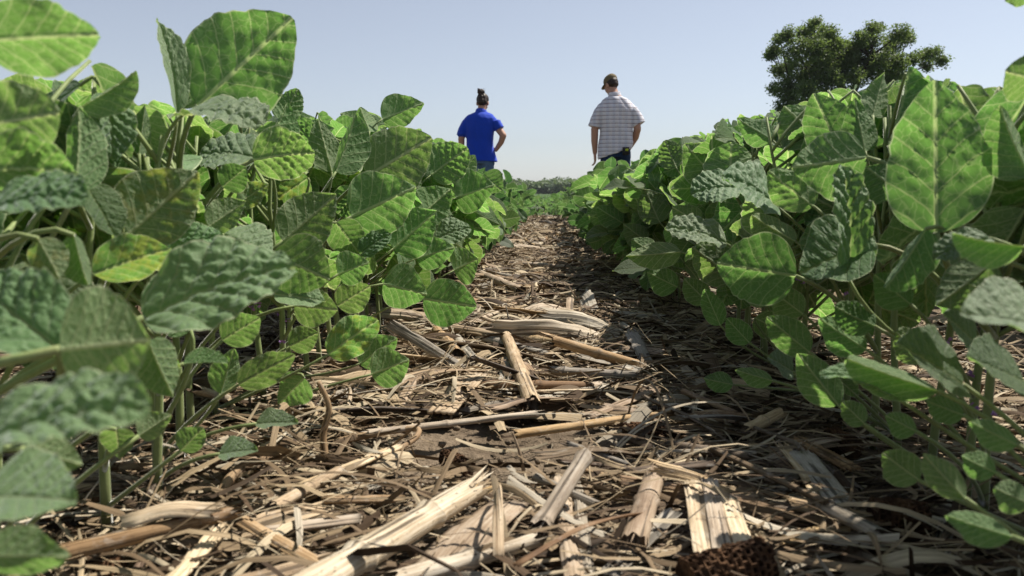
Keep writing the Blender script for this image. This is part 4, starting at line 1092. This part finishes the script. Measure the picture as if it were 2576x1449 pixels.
# ------------------------------------------------------------------ people
def capsule_mb(mb, pts, rads, seg=14, sx=1., sy=1., frame_x=None):
    """rounded tapered limb"""
    pts = [Vector(p) for p in pts]
    t0 = (pts[1] - pts[0]).normalized(); t1 = (pts[-1] - pts[-2]).normalized()
    P_ = [pts[0] - t0 * rads[0] * .92, pts[0] - t0 * rads[0] * .6] + pts + [pts[-1] + t1 * rads[-1] * .6, pts[-1] + t1 * rads[-1] * .92]
    R_ = [rads[0] * .35, rads[0] * .8] + list(rads) + [rads[-1] * .8, rads[-1] * .35]
    v, f, u = tube(P_, R_, seg); mb.add(v, f)
def ell_mb(mb, c, r, rot=None, nu=20, nv=14):
    V = []
    for j in range(nv + 1):
        th = math.pi * j / nv
        for i in range(nu):
            a = 2 * math.pi * i / nu
            p = Vector((math.sin(th) * math.cos(a) * r[0], math.sin(th) * math.sin(a) * r[1], math.cos(th) * r[2]))
            if rot: p = rot @ p
            V.append(p + Vector(c))
    mb.add(V, grid_faces(nu, nv + 1, True).tolist() and [tuple(x) for x in grid_faces(nu, nv + 1, True).tolist()])
def loft_mb(mb, secs, seg=32, p=2.4, cap=True):
    """secs: (cx, cy, cz, rx, ry, tilt) superellipse sections"""
    V = []
    for (cx, cy, cz, rx, ry, tl) in secs:
        for i in range(seg):
            a = 2 * math.pi * i / seg; ca, sa = math.cos(a), math.sin(a)
            x = math.copysign(abs(ca) ** (2 / p), ca) * rx; y = math.copysign(abs(sa) ** (2 / p), sa) * ry
            V.append((cx + x, cy + y, cz + x * tl))
    F_ = [tuple(x) for x in grid_faces(seg, len(secs), True).tolist()]
    if cap:
        F_ += [tuple(range(seg))[::-1], tuple(range((len(secs) - 1) * seg, len(secs) * seg))]
    mb.add(V, F_)
def fuse(mb, name, mats, parent, voxel, smooth_it=4, fn=None):
    """one continuous surface out of overlapping volumes"""
    o = mb.build(name, mats, None)
    rm = o.modifiers.new('r', 'REMESH'); rm.mode = 'VOXEL'; rm.voxel_size = voxel
    s = o.modifiers.new('s', 'SMOOTH'); s.iterations = smooth_it; s.factor = .5
    dg = bpy.context.evaluated_depsgraph_get(); me = bpy.data.meshes.new_from_object(o.evaluated_get(dg))
    o.modifiers.clear(); o.data = me; me.name = name
    me.materials.clear()
    for m in (mats if isinstance(mats, (list, tuple)) else [mats]): me.materials.append(m)
    if fn:
        for v in me.vertices:
            v.co = v.co + v.normal * fn(v.co)
        me.update()
    me.polygons.foreach_set('use_smooth', np.ones(len(me.polygons), dtype=bool))
    o.parent = parent; return o
def hand(mb, wrist, d, palm_n, curl, s=1., thumb=1):
    """palm, four unequal bent fingers and a thumb; d along the hand, palm_n out of the palm"""
    w_ = Vector(wrist); d = Vector(d).normalized(); n = Vector(palm_n); n = (n - d * n.dot(d)).normalized(); x = d.cross(n)
    for k in (-1, -.33, .33, 1):
        capsule_mb(mb, [w_ + x * .012 * k * s, w_ + d * .045 * s + x * .026 * k * s, w_ + d * .088 * s + x * .030 * k * s], [.016 * s, .0155 * s, .012 * s], 10)
    for k, (off, ln) in enumerate(((-.031, .068), (-.0105, .080), (.0105, .074), (.031, .057))):
        p = w_ + d * .090 * s + x * off * s; dd = d.copy(); pts = [p]
        for j in range(3):
            dd = (Matrix.Rotation(-curl * (.55 + .25 * j), 3, x) @ dd) if True else dd
            p = p + dd * ln * s * (.42, .33, .25)[j]; pts.append(p)
        capsule_mb(mb, pts, [.0098 * s, .0092 * s, .0084 * s, .007 * s], 8)
    p = w_ + d * .025 * s + x * -.028 * s * thumb; t = (d * .75 - x * .6 * thumb + n * .35).normalized(); t2 = (d * .95 - x * .15 * thumb + n * .3).normalized()
    capsule_mb(mb, [p, p + t * .04 * s, p + t * .04 * s + t2 * .03 * s], [.0125 * s, .0105 * s, .008 * s], 8)
def head_mb(mb, c, yaw, pitch, s=1.):
    """skull, jaw, nose, brow, lips and ears; faces +Y turned by yaw, bowed by pitch"""
    rot = Matrix.Rotation(yaw, 3, 'Z') @ Matrix.Rotation(-pitch, 3, 'X'); c = Vector(c)
    def E(o, r): ell_mb(mb, c + rot @ (Vector(o) * s), [k * s for k in r], rot)
    E((0, -.012, .03), (.074, .092, .085)); E((0, .018, -.03), (.062, .072, .085)); E((0, .045, -.085), (.038, .038, .030))
    E((0, .088, -.012), (.013, .020, .028)); E((0, .100, -.026), (.017, .013, .011)); E((0, .076, .022), (.052, .016, .012))
    E((0, .080, -.060), (.024, .011, .006)); E((0, .079, -.070), (.021, .011, .007))
    for q in (-1, 1):
        E((.033 * q, .074, .004), (.015, .011, .011)); E((.076 * q, -.004, -.012), (.010, .020, .032)); E((.042 * q, .06, -.03), (.022, .022, .022))
    return rot
def folds(seed, amp=.006):
    def f(co):
        a = noise.noise(Vector((co.x * 9 + seed, co.y * 9, co.z * 3.2))) + .6 * noise.noise(Vector((co.x * 17 + co.z * 8, co.y * 14, co.z * 7 + seed)))
        d = noise.noise(Vector(((co.x + co.z * .8) * 7 + seed, co.y * 4, (co.z - co.x * .8) * 2)))
        return amp * (a * .7 + abs(d) * 1.1 - .3)
    return f

# ---- the woman in the blue polo shirt
DW = 10.2; wr = ray(1208.5, 470); wx = wr.x * DW; wy = CAM.y + wr.y * DW
WR = empty('person', (wx, wy, gzf(wx, wy)))
tag(WR, 'woman', 'person')
WR['label'] = 'woman from behind in royal blue polo shirt with topknot, one hand on her hip'
b = MB()
hc = Vector((.03, .055, 1.535))
head_mb(b, hc, R(-4), R(24), .98)
capsule_mb(b, [(.015, -.005, 1.36), (.02, .015, 1.43), (.028, .04, 1.50)], [.062, .056, .056])
loft_mb(b, [(0, 0, .80, .15, .095, 0), (0, 0, .95, .145, .09, 0), (0, 0, 1.1, .15, .095, 0), (0, .0, 1.26, .16, .10, 0), (.005, -.005, 1.33, .13, .08, 0), (.01, 0, 1.40, .07, .06, 0)])
# left arm hanging, right arm akimbo
capsule_mb(b, [(-.155, 0, 1.285), (-.215, 0, 1.2), (-.248, .005, 1.07), (-.248, .03, .95), (-.235, .06, .845)], [.044, .048, .044, .038, .028])
hand(b, (-.235, .06, .845), (.06, .25, -1), (1, .1, 0), .45, .9, 1)
capsule_mb(b, [(.15, 0, 1.285), (.235, -.02, 1.205), (.305, -.05, 1.105)], [.044, .048, .044])
capsule_mb(b, [(.305, -.05, 1.105), (.275, -.025, 1.02), (.205, .02, .925)], [.044, .038, .028])
hand(b, (.205, .02, .925), (-.75, .55, .25), (-.2, -.4, -.6), .35, .88, -1)
for sx in (-1, 1):
    capsule_mb(b, [(.085 * sx, 0, .80), (.095 * sx, .02 * sx, .48), (.10 * sx, .03 * sx, .08)], [.085, .058, .042])
    capsule_mb(b, [(.10 * sx, .03 * sx - .03, .05), (.105 * sx, .03 * sx + .12, .035)], [.042, .036])
fuse(b, 'body', M['skin'], WR, .0075, 3)
b = MB()
loft_mb(b, [(.015, 0, .775, .215, .135, -.03), (.01, 0, .80, .212, .135, -.02), (.0, 0, .88, .192, .128, 0), (-.003, 0, .97, .178, .122, 0), (-.002, 0, 1.06, .180, .122, 0), (-.003, 0, 1.16, .190, .128, 0),
            (0, 0, 1.26, .200, .128, 0), (0, -.005, 1.33, .196, .112, 0), (.003, -.005, 1.372, .165, .092, 0), (.008, 0, 1.40, .11, .075, 0), (.012, .004, 1.415, .078, .066, 0)])
capsule_mb(b, [(-.145, 0, 1.305), (-.198, 0, 1.235), (-.235, 0, 1.145)], [.062, .070, .070], 18)
loft_mb(b, [(-.222, 0, 1.21, .068, .075, 0), (-.246, 0, 1.118, .062, .072, -.05)], 20, 2.0)
capsule_mb(b, [(.145, 0, 1.305), (.215, -.012, 1.235)], [.062, .070], 18)
v, f, u = tube([(.205, -.008, 1.28), (.262, -.03, 1.185)], [.072, .066], 20); b.add(v, f)
fuse(b, 'polo_shirt', M['polo'], WR, .0085, 3, folds(3, .013))
b = MB(); v, f, u = tube([(.012, .004, 1.398), (.014, .006, 1.425), (.016, .010, 1.437)], [.080, .073, .068], 24); b.add(v, f)
loft_mb(b, [(.012, .004, 1.40, .082, .072, 0), (.014, .006, 1.438, .070, .064, 0)], 24, 2.1); fuse(b, 'collar', M['polo'], WR, .006, 2)
b = MB()
loft_mb(b, [(.005, 0, .74, .185, .12, 0), (.005, 0, .80, .178, .115, 0), (.0, 0, .88, .165, .105, 0)])
for sx in (-1, 1):
    loft_mb(b, [(.088 * sx, .0, .80, .098, .115, 0), (.092 * sx, .01 * sx, .62, .088, .10, 0), (.095 * sx, .02 * sx, .45, .068, .075, 0), (.10 * sx, .025 * sx, .25, .06, .066, 0), (.102 * sx, .03 * sx, .08, .058, .064, 0)], 20, 2.1)
fuse(b, 'jeans', M['denim'], WR, .009, 3, folds(8, .005))
rot = Matrix.Rotation(R(-4), 3, 'Z') @ Matrix.Rotation(R(-24), 3, 'X')
b = MB()
ell_mb(b, hc + rot @ Vector((0, -.020, .038)), (.081, .094, .088), rot); ell_mb(b, hc + rot @ Vector((0, -.050, -.008)), (.068, .058, .062), rot)
hair = fuse(b, 'hair', M['hair'], WR, .006, 2, lambda co: .0022 * math.sin(co.x * 150 + co.z * 30) + .002 * noise.noise(co * 60))
b = MB()
bc = Vector((.020, .02, 1.672))
for k in range(7):
    a = k * .9; capsule_mb(b, [bc + Vector((math.cos(a + q * 1.2) * .030 - .008 * q, math.sin(a + q * 1.2) * .030, -.03 + .016 * q + .004 * k)) for q in range(4)], [.014, .015, .012, .008], 8)
capsule_mb(b, [bc + Vector((.0, .0, -.08)), bc + Vector((.004, 0, -.02))], [.046, .040]); ell_mb(b, bc + Vector((-.006, 0, -.002)), (.050, .046, .040))
capsule_mb(b, [bc + Vector((-.0, 0, .01)), bc + Vector((-.026, 0, .024)), bc + Vector((-.045, 0, .018))], [.022, .018, .012])
bun = fuse(b, 'topknot', M['hair'], WR, .005, 2, lambda co: .002 * math.sin(co.x * 200 + co.z * 160))
b = MB(); q = random.Random(3)
for k in range(6):
    a = q.uniform(-.6, 1.2); st = bc + Vector((.015, 0, .015)); e = st + Vector((math.cos(a) * .05, q.gauss(0, .015), math.sin(a) * .04 + .005)) * q.uniform(.6, 1.1)
    v, f, u = tube([st, (st + e) / 2 + Vector((0, 0, .006)), e], [.0012, .001, .0005], 4); b.add(v, f)
b.build('loose_hair', M['hair'], WR)
b = MB()
for sx in (-1, 1): capsule_mb(b, [(.10 * sx, .03 * sx - .045, .045), (.103 * sx, .03 * sx + .04, .045), (.106 * sx, .03 * sx + .14, .035)], [.046, .046, .038])
fuse(b, 'shoes', M['shoe'], WR, .008, 2)

# ---- the man in the plaid shirt and cap
DM = 9.6; mr = ray(1547, 470); mx_ = mr.x * DM; my_ = CAM.y + mr.y * DM
MR = empty('person', (mx_, my_, gzf(mx_, my_))); MR.scale = (.91, .95, 1)
tag(MR, 'man from behind in short sleeved plaid shirt and olive cap, head bowed', 'person')
hc = Vector((-.068, .05, 1.675)); yw = R(40); pt = R(26)
b = MB(); head_mb(b, hc, yw, pt, 1.04)
capsule_mb(b, [(-.02, -.01, 1.47), (-.035, .01, 1.555), (-.055, .035, 1.63)], [.074, .066, .066])
loft_mb(b, [(0, 0, .85, .17, .11, 0), (0, 0, 1.05, .17, .11, 0), (0, 0, 1.25, .19, .115, 0), (0, -.005, 1.40, .17, .10, 0), (-.01, -.005, 1.48, .12, .08, 0), (-.015, 0, 1.55, .08, .075, 0)])
capsule_mb(b, [(-.17, 0, 1.385), (-.25, .0, 1.28), (-.285, .0, 1.14), (-.284, .02, 1.0), (-.275, .05, .86)], [.050, .054, .052, .047, .031])
hand(b, (-.275, .05, .855), (.05, .15, -1), (1, .15, 0), .5, 1.02, 1)
capsule_mb(b, [(.17, 0, 1.385), (.252, -.02, 1.28), (.285, -.03, 1.15)], [.050, .054, .052])
capsule_mb(b, [(.285, -.03, 1.15), (.275, .06, 1.05), (.225, .17, .95)], [.052, .045, .031])
hand(b, (.225, .17, .95), (-.6, .6, -.5), (-.5, -.6, -.2), .4, 1.0, -1)
for sx in (-1, 1):
    capsule_mb(b, [(.10 * sx, 0, .86), (.105 * sx, .05 * sx, .50), (.11 * sx, .05 * sx, .08)], [.095, .062, .045])
    capsule_mb(b, [(.11 * sx, .05 * sx - .03, .05), (.115 * sx, .05 * sx + .14, .038)], [.045, .038])
fuse(b, 'body', M['skin'], MR, .0075, 3)
b = MB()
loft_mb(b, [(-.01, 0, .845, .225, .148, .30), (-.008, 0, .88, .232, .150, .22), (.0, 0, .95, .236, .150, .08), (.002, 0, 1.05, .228, .145, 0), (.004, 0, 1.18, .222, .142, 0), (.002, 0, 1.30, .228, .142, 0),
            (0, -.005, 1.38, .234, .134, 0), (-.002, -.005, 1.44, .222, .118, 0), (-.005, -.004, 1.487, .185, .102, 0), (-.008, -.004, 1.515, .145, .092, 0), (-.012, 0, 1.535, .105, .082, 0), (-.018, .004, 1.555, .08, .072, 0)])
capsule_mb(b, [(-.165, 0, 1.415), (-.235, 0, 1.335)], [.068, .080], 20)
v, f, u = tube([(-.215, 0, 1.385), (-.258, 0, 1.28), (-.29, .0, 1.165)], [.070, .080, .086], 24); b.add(v, f)
capsule_mb(b, [(.165, 0, 1.415), (.235, -.01, 1.335)], [.068, .080], 20)
v, f, u = tube([(.215, -.005, 1.385), (.264, -.02, 1.29), (.306, -.03, 1.195)], [.070, .080, .088], 24); b.add(v, f)
fuse(b, 'plaid_shirt', M['plaid'], MR, .009, 3, folds(5, .015))
b = MB(); loft_mb(b, [(-.02, .002, 1.53, .092, .084, 0), (-.026, .006, 1.575, .082, .076, .1), (-.03, .01, 1.59, .074, .07, .1)], 24, 2.1)
fuse(b, 'collar', M['plaid'], MR, .006, 2)
b = MB()
loft_mb(b, [(.005, 0, .80, .205, .135, 0), (.005, 0, .88, .198, .13, 0), (.0, 0, .96, .185, .12, 0)])
for sx in (-1, 1):
    loft_mb(b, [(.10 * sx, .0, .86, .108, .128, 0), (.104 * sx, .03 * sx, .66, .10, .11, 0), (.106 * sx, .05 * sx, .48, .078, .085, 0), (.11 * sx, .05 * sx, .28, .068, .075, 0), (.112 * sx, .05 * sx, .08, .066, .075, 0)], 20, 2.1)
fuse(b, 'jeans', M['denim_dark'], MR, .009, 3, folds(4, .006))
rot = Matrix.Rotation(yw, 3, 'Z') @ Matrix.Rotation(-pt, 3, 'X')
b = MB(); ell_mb(b, hc + rot @ Vector((0, -.026, .018)), (.082, .088, .075), rot); ell_mb(b, hc + rot @ Vector((0, -.05, -.012)), (.070, .058, .050), rot)
fuse(b, 'hair', M['hair'], MR, .006, 2, lambda co: .002 * noise.noise(co * 120))
b = MB(); ell_mb(b, hc + rot @ Vector((0, -.010, .066)), (.088, .104, .072), rot)
ell_mb(b, hc + rot @ Vector((0, .0, .135)), (.01, .01, .006), rot)
capn = fuse(b, 'cap', M['cap'], MR, .006, 2, lambda co: .0012 * math.sin(co.x * 60))
mb = MB(); V = []
for s_ in (0, 1):
    for j in range(7):
        for i in range(13):
            a = (i / 12 - .5) * 2.3; rr = .090 + .075 * j / 6 * (math.cos(a * .9) ** .6 if abs(a) < 1.7 else 0)
            V.append(hc + rot @ Vector((math.sin(a) * (.088 + .004 * j / 6), math.cos(a) * rr, .052 - .012 * j / 6 - .016 * (math.sin(a) ** 2) + .004 * s_)))
n1 = 7 * 13
F_ = [tuple(x) for x in grid_faces(13, 7).tolist()] + [tuple(k + n1 for k in x)[::-1] for x in grid_faces(13, 7).tolist()]
for i in range(12): F_.append((6 * 13 + i, 6 * 13 + i + 1, n1 + 6 * 13 + i + 1, n1 + 6 * 13 + i))
mb.add(V, F_); br = mb.build('brim', M['cap'], None); br.parent = capn
mb = MB(); loft_mb(mb, [(.125, -.146, .825, .042, .02, 0), (.125, -.148, .835, .045, .024, 0), (.125, -.148, .905, .045, .024, 0), (.125, -.146, .915, .042, .02, 0)], 20, 4.5)
ho = mb.build('holster', M['black'], MR)
mb = MB(); loft_mb(mb, [(.135, -.172, .872, .020, .006, 0), (.135, -.172, .898, .020, .006, 0)], 16, 4.5); tg = mb.build('tape_measure', M['lime'], None); tg.parent = ho; tg.name = 'clip'
b = MB()
for sx in (-1, 1): capsule_mb(b, [(.11 * sx, .05 * sx - .05, .048), (.113 * sx, .05 * sx + .05, .048), (.118 * sx, .05 * sx + .16, .038)], [.05, .05, .042])
fuse(b, 'shoes', M['shoe'], MR, .008, 2)

# ------------------------------------------------------------------ the oak beyond the right row
DT = 80.
def tp(cx, cy, dd=0.): return P(1887 + cx * .2075, 31 + cy * .2075, DT + dd)
t0 = tp(1190, 1500); tb = Vector((t0.x, t0.y, gzf(t0.x, t0.y)))
TR = empty('oak_tree', tb); tag(TR, 'broad dark green oak tree standing alone beyond the right row', 'tree')
q = random.Random(5)
BL = [(300,470,90),(250,520,60),(430,270,95),(360,330,70),(640,230,60),(760,150,60),(800,120,40),(750,300,160),(930,260,120),(560,450,150),(800,480,190),(1000,400,120),(360,700,100),(500,650,140),(700,700,190),
      (290,930,75),(450,900,150),(500,1100,190),(400,1180,90),(700,1000,170),(900,620,190),(1100,640,170),(1300,550,190),(1480,200,90),(1560,190,50),(1350,320,110),(1450,380,130),(1260,420,90),(1830,270,110),(1900,330,80),
      (1720,380,120),(1650,520,170),(1450,700,170),(1250,800,130),(1800,600,120),(1960,570,70),(2100,520,75),(2220,500,85),(2330,600,65),(2150,640,75),(1720,760,170),(1600,860,130),(1000,850,130),(820,1150,180),
      (1100,720,140),(1850,850,150),(1980,960,140),(640,860,120),(900,780,140),(1550,620,150),(1120,520,110),(1090,470,80),(1000,560,120),(1250,620,130),(1130,430,80),(1180,540,120),(1060,390,100),(1170,440,100)]
tv = MB(); rootp = tb
fork = tp(1190, 1050)
def limb(pts, r0, r1): 
    n = len(pts); v, f, u = tube(pts, [r0 + (r1 - r0) * i / (n - 1) for i in range(n)], 8); tv.add(v, f, u)
limb([tb + Vector((0, 0, -.3)), tb + Vector((0, 0, .6)), tb.lerp(fork, .5), fork], .75, .5)
mains = [tp(800, 900, -1), tp(1330, 850, 1), tp(1050, 700, 0), tp(1700, 800, 2), tp(500, 950, 1.5), tp(900, 550, 2), tp(1450, 550, -1.5)]
for m in mains: limb(bezier(fork, fork.lerp(m, .5) + Vector((0, 0, -.3)), m, 6), .42, .16)
crown = MB()
for (cx, cy, rr) in BL:
    c = tp(cx, cy, q.uniform(-4.5, 4.5) * (.4 if rr < 95 else 1)); rad = rr * .2075 * DT / F
    m = min(mains, key=lambda a: (a - c).length)
    limb(bezier(m, m.lerp(c, .5) + Vector((q.gauss(0, .2), 0, q.gauss(0, .2))), c, 5), .12, .03)
    ns = int(18 + rad * rad * 34)
    for k in range(ns):
        d = Vector((q.gauss(0, 1), q.gauss(0, 1), q.gauss(0, 1))).normalized() * rad * (q.random() ** .5)
        sc = c + d; limb([c.lerp(sc, .2), sc], .03, .01) if k % 3 == 0 else None
        V = []; Fq = []; col_r = q.random()
        for j in range(20):
            p = sc + Vector((q.gauss(0, .27), q.gauss(0, .27), q.gauss(0, .17)))
            n = Vector((q.gauss(0, .5), q.gauss(0, .5), q.gauss(.6, .4))).normalized(); a = n.orthogonal().normalized(); a = Matrix.Rotation(q.uniform(0, 6.28), 3, n) @ a; s = n.cross(a)
            l = q.uniform(.09, .165); b0 = len(V)
            V += [p - a * l, p + s * l * .6 + n * .02, p + a * l, p - s * l * .6 + n * .02]; Fq.append((b0, b0 + 1, b0 + 2, b0 + 3))
        crown.add(V, Fq, None, None, np.clip(col_r * .6 + .4 * q.random(), 0, 1))
for (a, b_) in (((560, 250), (650, 90)), ((700, 160), (800, 50)), ((700, 150), (615, 92)), ((1115, 340), (1200, 280)), ((380, 420), (330, 300)), ((2180, 690), (2290, 680))):
    limb([tp(*a), tp((a[0] + b_[0]) / 2 + 12, (a[1] + b_[1]) / 2), tp(*b_)], .035, .012)
tv.build('trunk', M['bark'], TR, offset=tb); crown.build('crown', M['oak'], TR, smooth=False, offset=tb)

# ------------------------------------------------------------------ the far wood
wd = MB(); q = random.Random(8)
for k in range(460):
    x = q.uniform(-45, 45) if k < 210 else q.uniform(-170, 170); y = 470 + q.uniform(0, 70); cz = gzf(x, y); h = q.uniform(6.0, 8.2) * (1 + .12 * math.sin(x * .13)) + (y - 470) * .05 - .03 * max(0, x - 10) * (abs(x) < 60)
    rw = q.uniform(2.2, 4.2); tone = q.random()
    nl = 70 if abs(x) < 40 else 26
    V = []; Fq = []
    for j in range(nl):
        d = Vector((q.gauss(0, 1), q.gauss(0, 1), q.gauss(0, 1))).normalized(); f = q.random() ** .35
        p = Vector((x + d.x * rw * f, y + d.y * rw * f, cz + h * .52 + d.z * h * .48 * f))
        n = (d + Vector((q.gauss(0, .5), q.gauss(0, .5), q.gauss(.3, .5)))).normalized(); a = n.orthogonal().normalized(); s = n.cross(a); l = q.uniform(.6, 1.2) * (1 if nl > 30 else 1.5); b0 = len(V)
        V += [p - a * l, p + s * l, p + a * l, p - s * l]; Fq.append((b0, b0 + 1, b0 + 2, b0 + 3))
    wd.add(V, Fq, None, None, np.clip(tone * .7 + .3 * q.random(), 0, 1))
o = wd.build('far_woods', M['wood'], smooth=False); tag(o, 'low wood of rounded green trees along the horizon', 'woods', kind='stuff')

# ------------------------------------------------------------------ summer haze
ht = NT('summer haze'); pv_ = ht.n('VolumePrincipled'); pv_.inputs['Color'].default_value = (.86, .92, 1, 1); pv_.inputs['Density'].default_value = .0001
ht.t.links.new(pv_.outputs[0], ht.out.inputs[1])
c0, c1 = Vector((-1400, -400, -4)), Vector((1400, 2600, 60))
hv = [(x, y, z) for z in (c0.z, c1.z) for y in (c0.y, c1.y) for x in (c0.x, c1.x)]
o = mk('haze', hv, [(0, 2, 3, 1), (4, 5, 7, 6), (0, 1, 5, 4), (2, 6, 7, 3), (0, 4, 6, 2), (1, 3, 7, 5)], ht.m, smooth=False)
tag(o, 'thin summer haze over the field', 'haze', kind='stuff')
